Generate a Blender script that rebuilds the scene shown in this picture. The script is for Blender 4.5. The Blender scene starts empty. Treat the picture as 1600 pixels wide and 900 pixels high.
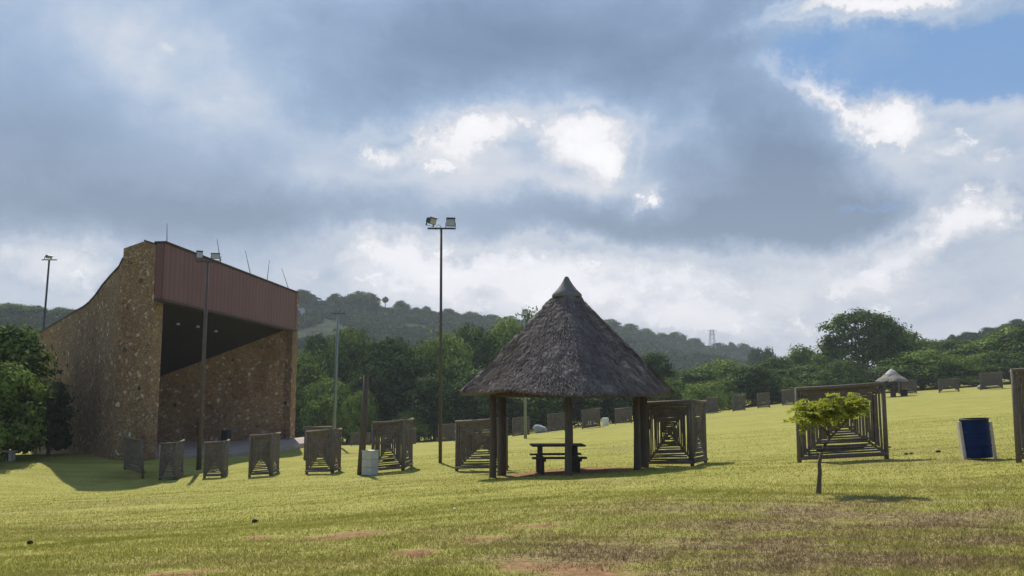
import bpy, math, random
import numpy as np
from mathutils import Vector, Matrix, noise as mnoise

random.seed(7)
scene = bpy.context.scene
COL = scene.collection
R = math.radians
# ------------------------------------------------------------------ camera
F = 1350.0
PITCH = math.atan(158 / F)
CAMZ = 1.6
cd = bpy.data.cameras.new('camera')
cam = bpy.data.objects.new('camera', cd)
COL.objects.link(cam)
cam.location = (0, 0, CAMZ)
cam.rotation_euler = (R(90) + PITCH, 0, 0)
cd.sensor_width = 36
cd.lens = 36 * F / 1600
cd.clip_start = 0.1
cd.clip_end = 6000
scene.camera = cam
CT, ST = math.cos(PITCH), math.sin(PITCH)


def ray(px, py):
    dx = (px - 800) / F
    dz = (450 - py) / F
    return Vector((dx, CT - dz * ST, ST + dz * CT))


def P(px, py, D):
    """survey helper: the place seen in direction px,py at depth D metres"""
    d = ray(px, py)
    return Vector((0, 0, CAMZ)) + d * (D / d.y)


def azel(px, py):
    d = ray(px, py).normalized()
    return math.atan2(d.x, d.y), math.asin(d.z)


# ------------------------------------------------------------------ light
SUN_EL, SUN_AZ = 48.0, -17.0      # azimuth from +Y towards +X
scene.view_settings.view_transform = 'Standard'
scene.view_settings.look = 'None'
scene.view_settings.gamma = 1.0
scene.view_settings.use_curve_mapping = False
scene.view_settings.exposure = 0.24
sl = bpy.data.lights.new('sun', 'SUN')
sl.energy = 5.0  # strong midmorning sun between the clouds
sl.angle = R(0.6)
sl.color = (1.0, 0.93, 0.80)
so = bpy.data.objects.new('sun', sl)
COL.objects.link(so)
sd = Vector((math.sin(R(SUN_AZ)) * math.cos(R(SUN_EL)), math.cos(R(SUN_AZ)) * math.cos(R(SUN_EL)), math.sin(R(SUN_EL))))
so.rotation_euler = sd.to_track_quat('Z', 'Y').to_euler()
so.location = (0, 0, 100)
scene.cycles.max_bounces = 6
scene.cycles.diffuse_bounces = 3
scene.cycles.glossy_bounces = 2
scene.cycles.transmission_bounces = 4
scene.cycles.transparent_max_bounces = 6
scene.cycles.volume_bounces = 0
scene.cycles.use_denoising = True


# ------------------------------------------------------------------ node helper
class G:
    def __init__(self, tree):
        self.t = tree
        self.n = tree.nodes
        self.l = tree.links

    def new(self, kind, **kw):
        nd = self.n.new(kind)
        for k, v in kw.items():
            setattr(nd, k, v)
        return nd

    def put(self, sock, v):
        if isinstance(v, bpy.types.NodeSocket):
            self.l.new(v, sock)
        elif v is not None:
            sock.default_value = v

    def m(self, op, a, b=None, c=None, clamp=False):
        nd = self.new('ShaderNodeMath', operation=op)
        nd.use_clamp = clamp
        self.put(nd.inputs[0], a)
        if b is not None: self.put(nd.inputs[1], b)
        if c is not None: self.put(nd.inputs[2], c)
        return nd.outputs[0]

    def v(self, op, a, b=None):
        nd = self.new('ShaderNodeVectorMath', operation=op)
        self.put(nd.inputs[0], a)
        if b is not None: self.put(nd.inputs[1], b)
        return nd.outputs[0]

    def noise(self, vec, scale, detail=4, rough=0.55, dist=0.0, out='Fac'):
        nd = self.new('ShaderNodeTexNoise')
        self.put(nd.inputs['Vector'], vec)
        nd.inputs['Scale'].default_value = scale
        nd.inputs['Detail'].default_value = detail
        nd.inputs['Roughness'].default_value = rough
        nd.inputs['Distortion'].default_value = dist
        return nd.outputs[out]

    def vor(self, vec, scale, feature='F1', out='Distance', **kw):
        nd = self.new('ShaderNodeTexVoronoi', feature=feature)
        self.put(nd.inputs['Vector'], vec)
        nd.inputs['Scale'].default_value = scale
        for k, v in kw.items():
            nd.inputs[k].default_value = v
        return nd.outputs[out]

    def ramp(self, fac, stops, interp='LINEAR'):
        nd = self.new('ShaderNodeValToRGB')
        cr = nd.color_ramp
        cr.interpolation = interp
        while len(cr.elements) > 1:
            cr.elements.remove(cr.elements[-1])
        for i, (p, c) in enumerate(stops):
            e = cr.elements[0] if i == 0 else cr.elements.new(p)
            e.position = p
            e.color = (c, c, c, 1) if isinstance(c, (int, float)) else (*c, 1)
        self.put(nd.inputs[0], fac)
        return nd.outputs[0]

    def mix(self, fac, a, b, blend='MIX'):
        nd = self.new('ShaderNodeMix', data_type='RGBA', blend_type=blend)
        nd.clamp_factor = True
        self.put(nd.inputs[0], fac)
        self.put(nd.inputs[6], (*a, 1) if isinstance(a, tuple) else a)
        self.put(nd.inputs[7], (*b, 1) if isinstance(b, tuple) else b)
        return nd.outputs[2]

    def sstep(self, x, lo, hi):
        nd = self.new('ShaderNodeMapRange', interpolation_type='SMOOTHSTEP')
        self.put(nd.inputs[0], x)
        nd.inputs[1].default_value = lo
        nd.inputs[2].default_value = hi
        return nd.outputs[0]

    def scalev(self, vec, s, loc=(0, 0, 0)):
        nd = self.new('ShaderNodeMapping')
        self.put(nd.inputs[0], vec)
        nd.inputs['Scale'].default_value = s
        nd.inputs['Location'].default_value = loc
        return nd.outputs[0]

    def bump(self, h, strength, dist):
        nd = self.new('ShaderNodeBump')
        self.put(nd.inputs['Height'], h)
        nd.inputs['Strength'].default_value = strength
        nd.inputs['Distance'].default_value = dist
        return nd.outputs[0]


def lin(r, g, b):
    f = lambda c: ((c / 255 + 0.055) / 1.055) ** 2.4 if c > 10 else c / 255 / 12.92
    return (f(r), f(g), f(b))


# ------------------------------------------------------------------ sky
world = bpy.data.worlds.new('World')
scene.world = world
world.use_nodes = True
wt = world.node_tree
wt.nodes.clear()
g = G(wt)
tc = g.new('ShaderNodeTexCoord')
dirv = g.v('NORMALIZE', tc.outputs['Generated'])
sep = g.new('ShaderNodeSeparateXYZ')
g.put(sep.inputs[0], dirv)
sky = g.new('ShaderNodeTexSky', sky_type='NISHITA')
sky.sun_disc = False
sky.sun_elevation = R(SUN_EL)
sky.sun_rotation = R(SUN_AZ)
sky.altitude = 1400
sky.dust_density = 1.0
# warp the directions a little so that cloud outlines are torn
wn = g.noise(dirv, 5.5, 9, 0.68, out='Color')
wn = g.v('SUBTRACT', wn, (0.5, 0.5, 0.5))
wsep = g.new('ShaderNodeSeparateXYZ')
g.put(wsep.inputs[0], wn)
AZ = g.m('ARCTAN2', sep.outputs[0], sep.outputs[1])
EL = g.m('ARCSINE', sep.outputs[2])
AZw = g.m('MULTIPLY_ADD', wsep.outputs[0], 0.22, AZ)
ELw = g.m('MULTIPLY_ADD', wsep.outputs[1], 0.13, EL)


def gauss(px, py, sx, sy, amp, rot=0, az=None, el=None, power=1.0):
    a, e = azel(px, py)
    ddx = g.m('SUBTRACT', az or AZw, a)
    ddy = g.m('SUBTRACT', el or ELw, e)
    sx, sy = sx / F, sy / F
    if rot:
        c, s = math.cos(R(rot)), math.sin(R(rot))
        nx = g.m('MULTIPLY_ADD', ddy, s, g.m('MULTIPLY', ddx, c))
        ny = g.m('MULTIPLY_ADD', ddy, c, g.m('MULTIPLY', ddx, -s))
        ddx, ddy = nx, ny
    ux = g.m('MULTIPLY', ddx, 1 / sx)
    uy = g.m('MULTIPLY', ddy, 1 / sy)
    q = g.m('MULTIPLY_ADD', uy, uy, g.m('MULTIPLY', ux, ux))
    if power != 1.0:
        q = g.m('POWER', q, power)
    return g.m('MULTIPLY', g.m('EXPONENT', g.m('MULTIPLY', q, -1.0)), amp)


blobs = [  # px, py, sx, sy, amplitude, rotation : large tonal masses of the cloud deck
    (800, 70, 300, 100, -0.26, 0), (560, 150, 170, 60, -0.18, 25), (120, 30, 160, 80, 0.04, 0), (1120, 70, 130, 60, -0.10, 0),
    (330, 150, 230, 50, 0.14, -28), (330, 345, 300, 48, -0.30, 0), (100, 220, 150, 70, -0.08, 0), (480, 270, 160, 50, -0.08, 0),
    (640, 235, 130, 34, 0.34, 15), (745, 200, 70, 30, 0.50, 15), (905, 228, 72, 50, 0.75, 20), (945, 255, 40, 26, 0.40, 0),
    (1012, 293, 18, 11, 0.70, 60), (1190, 245, 150, 80, -0.36, -20), (950, 345, 330, 34, -0.34, 0), (1250, 345, 130, 46, -0.34, 0), (1060, 180, 50, 26, 0.16, 40),
    (1290, 142, 70, 15, 0.60, -32), (1385, 186, 60, 26, 0.62, -15), (1400, 212, 24, 15, 0.40, 0), (1520, 225, 110, 55, 0.34, 0),
    (1460, 375, 90, 28, 0.52, 15), (1575, 335, 60, 38, 0.60, 0), (1360, 8, 130, 18, 0.75, 0), (1560, 60, 60, 40, 0.1, 0),
    (590, 390, 80, 30, 0.5, -10), (800, 415, 210, 40, 0.27, 0), (1060, 425, 280, 38, 0.25, 0), (1100, 500, 520, 60, 0.36, 0), (650, 440, 200, 50, 0.30, 0),
    (1400, 430, 160, 28, 0.10, 0), (1490, 495, 120, 20, -0.10, 0), (85, 415, 90, 38, 0.50, 0), (230, 440, 120, 24, -0.12, 0),
    (800, 255, 280, 85, 0.17, 0), (850, 470, 380, 60, 0.26, 0), (380, 190, 260, 90, 0.10, -25), (1500, 450, 200, 60, 0.08, 0), (90, 440, 160, 60, 0.12, 0),
    (745, 455, 40, 14, -0.16, 0), (950, 445, 60, 16, -0.14, 0), (1290, 490, 80, 20, -0.2, 0),
]
val = 0.46
for b in blobs:
    val = g.m('ADD', gauss(*b[:5], rot=b[5]), val)
stretched = g.scalev(dirv, (1, 1, 1.7))
n1 = g.noise(stretched, 3.6, 9, 0.58, 0.35)
n2 = g.noise(stretched, 13.0, 8, 0.62, 0.4)
n3 = g.noise(g.v('ADD', stretched, g.v('MULTIPLY', wn, (0.2, 0.2, 0.2))), 7.5, 10, 0.6, 0.2)
puffv = g.v('ADD', stretched, g.v('MULTIPLY', wn, (0.12, 0.12, 0.12)))
puff = g.vor(puffv, 17.0, 'SMOOTH_F1', 'Distance', Detail=4.0, Roughness=0.6, Lacunarity=2.1, Smoothness=0.35)
val2 = g.m('MULTIPLY_ADD', g.m('SUBTRACT', n1, 0.5), 0.75, val)
val2 = g.m('MULTIPLY_ADD', val2, 1.36, -0.18)
bright = g.m('MULTIPLY', g.sstep(val2, 0.44, 0.80), g.sstep(val, 0.58, 0.78))
n2a = g.m('MULTIPLY', g.m('SUBTRACT', n2, 0.5), g.m('MULTIPLY_ADD', bright, 0.65, 0.15))
val2 = g.m('ADD', val2, n2a)
# unseen sky behind the viewer, dimming added to deepen the shaded sides
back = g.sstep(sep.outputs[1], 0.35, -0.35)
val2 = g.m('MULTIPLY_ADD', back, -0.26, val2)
pf = g.m('MULTIPLY', g.m('MAXIMUM', g.m('SUBTRACT', 0.66, puff), -0.25), g.m('MULTIPLY', bright, 0.95))
val2 = g.m('ADD', val2, pf)
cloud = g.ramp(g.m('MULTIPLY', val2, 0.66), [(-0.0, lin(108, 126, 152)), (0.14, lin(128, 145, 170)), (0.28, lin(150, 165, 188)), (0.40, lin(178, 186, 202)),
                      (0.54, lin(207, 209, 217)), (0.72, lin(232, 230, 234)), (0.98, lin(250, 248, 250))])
# sharp sunlit rims of the cumulus heads
crisp = g.m('MULTIPLY', g.sstep(g.m('MULTIPLY_ADD', g.m('SUBTRACT', n3, 0.5), 1.3, val2), 0.92, 1.06), g.sstep(val, 0.62, 0.85))
cloud = g.mix(g.m('MULTIPLY', crisp, 0.38), cloud, lin(250, 248, 250))
# colder tint higher up on the deck
cold = g.m('MULTIPLY', g.sstep(EL, 0.12, 0.36), g.sstep(val2, 0.95, 0.5))
cloud = g.mix(g.m('MULTIPLY', cold, 0.85), cloud, g.mix(1.0, cloud, (0.80, 0.96, 1.10), 'MULTIPLY'))
low = g.sstep(EL, 0.16, 0.04)
cloud = g.mix(g.m('MULTIPLY', low, 0.35), cloud, g.mix(1.0, cloud, (1.02, 0.97, 0.97), 'MULTIPLY'))
# clear patch where blue sky shows
gap = g.m('ADD', gauss(1450, 85, 230, 62, 1.0, -6, power=1.6), gauss(1350, 318, 85, 10, 0.62))
gap = g.m('ADD', gap, gauss(1560, 130, 110, 45, 0.5))
gap = g.m('SUBTRACT', gap, gauss(1370, 6, 150, 24, 0.9))
gap = g.m('SUBTRACT', gap, gauss(1360, 80, 60, 30, 0.22))
gapm = g.sstep(g.m('ADD', gap, g.m('MULTIPLY', g.m('SUBTRACT', n2, 0.5), 0.9)), 0.26, 0.85)
blue = g.mix(0.8, g.mix(1.0, sky.outputs[0], (0.9, 1.0, 1.12), 'MULTIPLY'), tuple(c * 10 for c in lin(92, 142, 196)))
tenx = g.new('ShaderNodeVectorMath', operation='SCALE')
g.put(tenx.inputs[0], cloud)
tenx.inputs[3].default_value = 10.0
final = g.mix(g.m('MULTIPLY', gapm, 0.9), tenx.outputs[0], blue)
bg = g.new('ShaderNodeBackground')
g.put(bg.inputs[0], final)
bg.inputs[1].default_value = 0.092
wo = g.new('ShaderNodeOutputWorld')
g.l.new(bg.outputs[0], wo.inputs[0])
world.cycles.sampling_method = 'MANUAL'
world.cycles.sample_map_resolution = 256


# ------------------------------------------------------------------ materials
def new_mat(name):
    m = bpy.data.materials.new(name)
    m.use_nodes = True
    t = m.node_tree
    t.nodes.clear()
    gg = G(t)
    out = gg.new('ShaderNodeOutputMaterial')
    return m, gg, out


def principled(gg, out, color, rough=0.8, normal=None, metallic=0.0, spec=0.3):
    p = gg.new('ShaderNodeBsdfPrincipled')
    gg.put(p.inputs['Base Color'], (*color, 1) if isinstance(color, tuple) else color)
    gg.put(p.inputs['Roughness'], rough)
    p.inputs['Metallic'].default_value = metallic
    p.inputs['Specular IOR Level'].default_value = spec
    if normal is not None:
        gg.l.new(normal, p.inputs['Normal'])
    gg.l.new(p.outputs[0], out.inputs[0])
    return p


def simple(name, col, var=0.25, scale=6.0, rough=0.7, metallic=0.0, bump=0.15, stretch=(1, 1, 1), spec=0.3):
    m, gg, out = new_mat(name)
    tcn = gg.new('ShaderNodeTexCoord').outputs['Object']
    vec = gg.scalev(tcn, stretch)
    n = gg.noise(vec, scale, 6, 0.6)
    n3 = gg.noise(vec, scale * 5, 4, 0.6)
    fac = gg.m('MULTIPLY_ADD', n3, 0.4, gg.m('MULTIPLY', n, 0.6))
    a = tuple(c * (1 - var) for c in col)
    b = tuple(min(1, c * (1 + var)) for c in col)
    c = gg.ramp(fac, [(0.3, a), (0.7, b)])
    principled(gg, out, c, rough, gg.bump(fac, bump, 0.02), metallic, spec)
    return m


M = {}
M['pole_wood'] = simple('weathered_pole_wood', (0.16, 0.13, 0.105), 0.45, 9, 0.85, bump=0.5, stretch=(4, 4, 0.7))
M['stick'] = simple('weathered_stick_wood', (0.15, 0.122, 0.10), 0.5, 5, 0.85, bump=0.4)
M['shade_post'] = simple('dark_timber_post', (0.10, 0.078, 0.062), 0.4, 6, 0.8, bump=0.5, stretch=(4, 4, 0.6))
M['table_wood'] = simple('dark_table_wood', (0.07, 0.052, 0.045), 0.35, 8, 0.75)
M['beam_wood'] = simple('red_brown_beam', (0.09, 0.04, 0.03), 0.3, 6, 0.8)
M['steel_green'] = simple('green_grey_painted_steel', (0.22, 0.26, 0.25), 0.2, 3, 0.5, bump=0.05)
M['steel_rust'] = simple('rust_brown_steel', (0.11, 0.08, 0.07), 0.3, 3, 0.6, bump=0.05)
M['steel_dark'] = simple('dark_steel', (0.06, 0.065, 0.07), 0.2, 3, 0.5, bump=0.05)
M['steel_pale'] = simple('pale_steel', (0.55, 0.58, 0.6), 0.15, 3, 0.5, bump=0.05)
M['lamp_glass'] = simple('lamp_glass', (0.45, 0.47, 0.5), 0.1, 3, 0.15, bump=0.0, spec=0.6)
M['blue'] = simple('navy_painted_drum', (0.006, 0.022, 0.11), 0.3, 5, 0.6, bump=0.08, spec=0.12)
M['cream_post'] = simple('cream_painted_timber', (0.62, 0.58, 0.48), 0.15, 6, 0.7)
M['white'] = simple('white_paint', (0.75, 0.75, 0.72), 0.08, 5, 0.5, bump=0.05)
M['concrete'] = simple('grey_concrete', (0.5, 0.49, 0.47), 0.2, 4, 0.9, bump=0.2)
M['stage'] = simple('pinkish_concrete', (0.33, 0.27, 0.235), 0.2, 1.2, 0.9, bump=0.2)
M['dark'] = simple('dark_paint', (0.02, 0.02, 0.02), 0.3, 4, 0.6)
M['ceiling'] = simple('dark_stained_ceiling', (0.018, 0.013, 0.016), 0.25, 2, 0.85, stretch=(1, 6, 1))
M['coping'] = simple('dark_coping', (0.07, 0.05, 0.045), 0.2, 4, 0.7)
M['dung'] = simple('dark_dung', (0.03, 0.024, 0.018), 0.3, 20, 0.9, bump=0.5)
M['rock'] = simple('grey_blue_rock', (0.30, 0.33, 0.38), 0.35, 3, 0.9, bump=0.5)
M['bark'] = simple('grey_brown_bark', (0.12, 0.095, 0.07), 0.4, 5, 0.9, bump=0.6, stretch=(3, 3, 0.8))
M['house'] = simple('pale_render', (0.5, 0.5, 0.48), 0.1, 0.3, 0.9)
M['house_roof'] = simple('grey_roof', (0.12, 0.11, 0.11), 0.2, 0.5, 0.8)
M['cap'] = simple('cement_cap', (0.17, 0.158, 0.155), 0.3, 4, 0.85, bump=0.4)


def mat_fascia():
    m, gg, out = new_mat('maroon_corrugated_sheet')
    tcn = gg.new('ShaderNodeTexCoord').outputs['Object']
    n = gg.noise(gg.scalev(tcn, (0.3, 0.3, 0.12)), 2.5, 5, 0.6)
    st = gg.noise(gg.scalev(tcn, (3, 3, 0.08)), 1.5, 3, 0.6)
    c = gg.ramp(gg.m('MULTIPLY_ADD', st, 0.4, gg.m('MULTIPLY', n, 0.6)), [(0.3, (0.135, 0.056, 0.052)), (0.7, (0.185, 0.078, 0.072))])
    principled(gg, out, c, 0.55, None, 0.0, 0.4)
    return m


M['fascia'] = mat_fascia()


def mat_stone():
    m, gg, out = new_mat('rubble_stone_masonry')
    tcn = gg.new('ShaderNodeTexCoord').outputs['Object']
    wob = gg.v('MULTIPLY', gg.v('SUBTRACT', gg.noise(tcn, 3.0, 4, 0.6, out='Color'), (0.5, 0.5, 0.5)), (0.16, 0.16, 0.16))
    vec = gg.v('ADD', tcn, wob)
    cell = gg.vor(vec, 5.4, 'F1', 'Color', Randomness=1.0)
    small = gg.vor(vec, 12.0, 'F1', 'Color', Randomness=1.0)
    edge = gg.vor(vec, 5.4, 'DISTANCE_TO_EDGE', 'Distance', Randomness=1.0)
    edge2 = gg.vor(vec, 12.0, 'DISTANCE_TO_EDGE', 'Distance', Randomness=1.0)
    s1 = gg.new('ShaderNodeSeparateColor'); gg.put(s1.inputs[0], cell)
    s2 = gg.new('ShaderNodeSeparateColor'); gg.put(s2.inputs[0], small)
    pick = gg.m('GREATER_THAN', s1.outputs[1], 0.45)
    rnd = gg.m('ADD', gg.m('MULTIPLY', s1.outputs[0], pick), gg.m('MULTIPLY', s2.outputs[0], gg.m('SUBTRACT', 1.0, pick)))
    ed = gg.m('ADD', gg.m('MULTIPLY', edge, pick), gg.m('MULTIPLY', gg.m('MINIMUM', edge, edge2), gg.m('SUBTRACT', 1.0, pick)))
    col = gg.ramp(rnd, [(0.0, (0.30, 0.185, 0.105)), (0.3, (0.42, 0.275, 0.15)), (0.55, (0.50, 0.33, 0.18)), (0.72, (0.42, 0.25, 0.155)),
                        (0.86, (0.48, 0.35, 0.22)), (0.955, (0.75, 0.64, 0.5)), (1.0, (0.06, 0.04, 0.03))])
    grain = gg.noise(tcn, 22, 6, 0.7)
    col = gg.mix(gg.m('MULTIPLY', grain, 0.7), col, gg.mix(1.0, col, (0.55, 0.52, 0.50), 'MULTIPLY'))
    big = gg.noise(gg.scalev(tcn, (1, 1, 0.45)), 0.5, 5, 0.6)
    col = gg.mix(gg.sstep(big, 0.5, 0.68), col, gg.mix(1.0, col, (0.74, 0.68, 0.70), 'MULTIPLY'))
    mort = gg.sstep(ed, 0.055, 0.012)
    col = gg.mix(gg.m('MULTIPLY', mort, 0.75), col, (0.23, 0.155, 0.10))
    h = gg.m('ADD', gg.sstep(ed, 0.0, 0.12), gg.m('MULTIPLY_ADD', rnd, 0.6, gg.m('MULTIPLY', grain, 0.35)))
    principled(gg, out, col, 0.9, gg.bump(h, 0.8, 0.05), 0, 0.15)
    return m


M['stone'] = mat_stone()


def mat_thatch():
    m, gg, out = new_mat('weathered_thatch')
    tcn = gg.new('ShaderNodeTexCoord').outputs['Object']
    n = gg.noise(tcn, 3.0, 6, 0.65)
    f = gg.noise(gg.scalev(tcn, (1, 1, 0.22)), 30, 4, 0.7)
    c = gg.ramp(gg.m('MULTIPLY_ADD', f, 0.5, gg.m('MULTIPLY', n, 0.5)), [(0.32, (0.09, 0.073, 0.070)), (0.52, (0.18, 0.152, 0.146)), (0.72, (0.33, 0.29, 0.275))])
    principled(gg, out, c, 0.95, gg.bump(f, 0.6, 0.03), 0, 0.1)
    return m


M['thatch'] = mat_thatch()
M['thatch_pale'] = simple('pale_grey_thatch', (0.22, 0.20, 0.175), 0.3, 6, 0.95, bump=0.5)


def mat_leaf(name, a, b, trans=0.16, scale=0.6):
    m, gg, out = new_mat(name)
    tcn = gg.new('ShaderNodeTexCoord').outputs['Object']
    oi = gg.new('ShaderNodeObjectInfo').outputs['Random']
    n = gg.noise(tcn, scale, 4, 0.6)
    n3 = gg.noise(tcn, scale * 9, 2, 0.5)
    f = gg.m('MULTIPLY_ADD', n3, 0.45, gg.m('MULTIPLY', n, 0.55))
    f = gg.m('MULTIPLY_ADD', gg.m('SUBTRACT', oi, 0.5), 0.12, f)
    c = gg.ramp(f, [(0.40, a), (0.63, b)])
    d = gg.new('ShaderNodeBsdfDiffuse'); gg.put(d.inputs[0], c)
    t = gg.new('ShaderNodeBsdfTranslucent')
    gg.put(t.inputs[0], gg.mix(1.0, c, (1.15, 1.25, 0.6), 'MULTIPLY'))
    mx = gg.new('ShaderNodeMixShader'); mx.inputs[0].default_value = trans
    gg.l.new(d.outputs[0], mx.inputs[1]); gg.l.new(t.outputs[0], mx.inputs[2])
    gl = gg.new('ShaderNodeBsdfGlossy'); gl.inputs['Roughness'].default_value = 0.6
    gl.inputs[0].default_value = (0.6, 0.65, 0.6, 1)
    m2 = gg.new('ShaderNodeMixShader'); m2.inputs[0].default_value = 0.015
    gg.l.new(mx.outputs[0], m2.inputs[1]); gg.l.new(gl.outputs[0], m2.inputs[2])
    gg.l.new(m2.outputs[0], out.inputs[0])
    return m


M['leaf_mid'] = mat_leaf('mid_green_leaves', (0.03, 0.055, 0.014), (0.20, 0.27, 0.05))
M['leaf_dark'] = mat_leaf('dark_green_leaves', (0.02, 0.038, 0.014), (0.12, 0.18, 0.042))
M['leaf_bright'] = mat_leaf('light_green_leaves', (0.08, 0.135, 0.025), (0.30, 0.38, 0.08))
M['leaf_sap'] = mat_leaf('yellow_green_leaflets', (0.19, 0.205, 0.04), (0.42, 0.42, 0.10), 0.5, 3)
M['leaf_hill'] = mat_leaf('hill_scrub_leaves', (0.022, 0.038, 0.02), (0.055, 0.085, 0.035), 0.2, 0.08)
M['leaf_shade'] = mat_leaf('grey_green_leaves', (0.05, 0.065, 0.035), (0.09, 0.11, 0.055))

# ------------------------------------------------------------------ ground survey
SH = {}   # survey points: foot pixel + depth
feet = [
    # thatched shelter
    (770, 742, 23.4), (888, 741, 21.4), (1002, 731, 23.4), (888, 733, 25.4),
    # screens
    (1245, 722, 21.5), (1388, 719, 21.3), (1588, 715, 17.8), (1529, 717, 19.5), (1279, 771, 14.5),
    (1100, 729, 24.0), (712, 738, 28.5),
    (583, 740, 31), (641, 738, 31), (479, 741, 33.5), (474, 716, 50),
    (391, 744, 35), (320, 747, 37), (252, 749, 38), (195, 742, 40), (688, 721, 33),
    # building
    (228, 717, 44), (440, 698, 60), (62, 712, 52), (252, 718, 45), (362, 714, 47), (482, 697, 57), (521, 702, 62), (821, 685, 62),
    (150, 705, 60), (300, 700, 62),
    # far row
    (547, 697, 90), (635, 696, 85), (695, 691, 80), (812, 681, 93), (868, 674, 95), (925, 668, 92), (975, 661, 98),
    (1112, 645, 108), (1156, 641, 106), (1195, 637, 112), (1232, 631, 118), (1422, 615, 112), (1487, 613, 112), (1555, 607, 110),
    (1398, 620, 106), (1700, 600, 115),
    # wood edge
    (460, 696, 120), (600, 692, 118), (790, 681, 118), (1000, 657, 124), (1300, 621, 132), (1440, 610, 135), (1600, 599, 132), (1900, 580, 130),
    # foreground
    (0, 900, 8.2), (400, 900, 7.9), (800, 900, 7.7), (1200, 900, 7.5), (1600, 900, 7.4),
    (100, 830, 15), (450, 815, 15), (800, 800, 13.5), (1100, 780, 13.5), (1600, 775, 13.6), (1450, 820, 10.5),
    (0, 762, 34), (150, 771, 34.5), (300, 758, 31), (0, 712, 46), (620, 752, 26), (300, 770, 26), (1600, 735, 16.5), (-500, 740, 40),
    (1250, 690, 33), (1500, 665, 34), (1000, 690, 40), (1900, 700, 20),
    (-300, 700, 70),
]
pts = [tuple(P(*f)) for f in feet]
for x in (-60, -20, 20, 60):
    pts.append((x, -25, 0.0 + 0.01 * x))
pts += [(-8, 2, -0.1), (0, 2, 0.0), (8, 2, 0.05)]
pts += [(-160, 130, -5), (-120, 220, -5.5), (-20, 220, -5.5), (90, 220, 2), (220, 180, 8), (-200, 20, -3), (200, 20, 3)]
pts = np.array(pts)


def tps_fit(pts, lam=0.02):
    n = len(pts)
    xy = pts[:, :2] * SC
    d = np.linalg.norm(xy[:, None] - xy[None], axis=2)
    K = d ** 2 * np.log(d + 1e-9)
    Pm = np.hstack([np.ones((n, 1)), xy])
    A = np.zeros((n + 3, n + 3))
    A[:n, :n] = K + lam * np.eye(n)
    A[:n, n:] = Pm
    A[n:, :n] = Pm.T
    b = np.zeros(n + 3)
    b[:n] = pts[:, 2]
    return np.linalg.solve(A, b), xy


SC = 0.05
W, XY = tps_fit(pts)


def gz_arr(x, y):
    x = np.asarray(x, float); y = np.asarray(y, float)
    q = np.stack([x, y], -1).reshape(-1, 2)
    qc = np.clip(q, (-260, -40), (260, 230)) * SC
    out = np.empty(len(q))
    for i in range(0, len(q), 20000):
        s = qc[i:i + 20000]
        d = np.linalg.norm(s[:, None] - XY[None], axis=2)
        K = d ** 2 * np.log(d + 1e-9)
        out[i:i + 20000] = K @ W[:-3] + W[-3] + s @ W[-2:]
    return out.reshape(x.shape)


def undul(x, y):
    """small lumps of the mown turf, fading with distance"""
    r = np.hypot(x, y)
    a = 0.020 * np.sin(x * 1.3 + 1.7 * np.sin(y * 0.9)) * np.sin(y * 2.1 + 1.3 * np.sin(x * 0.7 + 2))
    b = 0.012 * np.sin(x * 3.1 + y * 1.7 + 2 * np.sin(y * 1.9)) * np.sin(y * 4.3 - x * 0.9)
    c = 0.035 * np.sin(x * 0.35 + 2 * np.sin(y * 0.22)) * np.sin(y * 0.6 + np.sin(x * 0.3))
    return (a + b) * np.clip(1.3 - r / 60, 0.25, 1) + c


def gz(x, y):
    return float(gz_arr(np.array([x]), np.array([y]))[0] + undul(np.array([x]), np.array([y]))[0])


# ------------------------------------------------------------------ object helpers
def tag(o, label=None, cat=None, group=None, kind=None):
    if label: o['label'] = label
    if cat: o['category'] = cat
    if group: o['group'] = group
    if kind: o['kind'] = kind
    return o


def empty(name, loc, label, cat, group=None):
    o = bpy.data.objects.new(name, None)
    o.empty_display_size = 0.3
    COL.objects.link(o)
    o.location = loc
    return tag(o, label, cat, group)


def world_loc(p):
    v = Vector((0, 0, 0))
    while p is not None:
        v += Vector(p.location)
        p = p.parent
    return v


def link_mesh(name, me, mat, parent=None, loc=(0, 0, 0)):
    me.materials.clear()
    me.materials.append(mat)
    o = bpy.data.objects.new(name, me)
    COL.objects.link(o)
    if parent is not None:
        o.parent = parent
    o.location = loc
    return o


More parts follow.
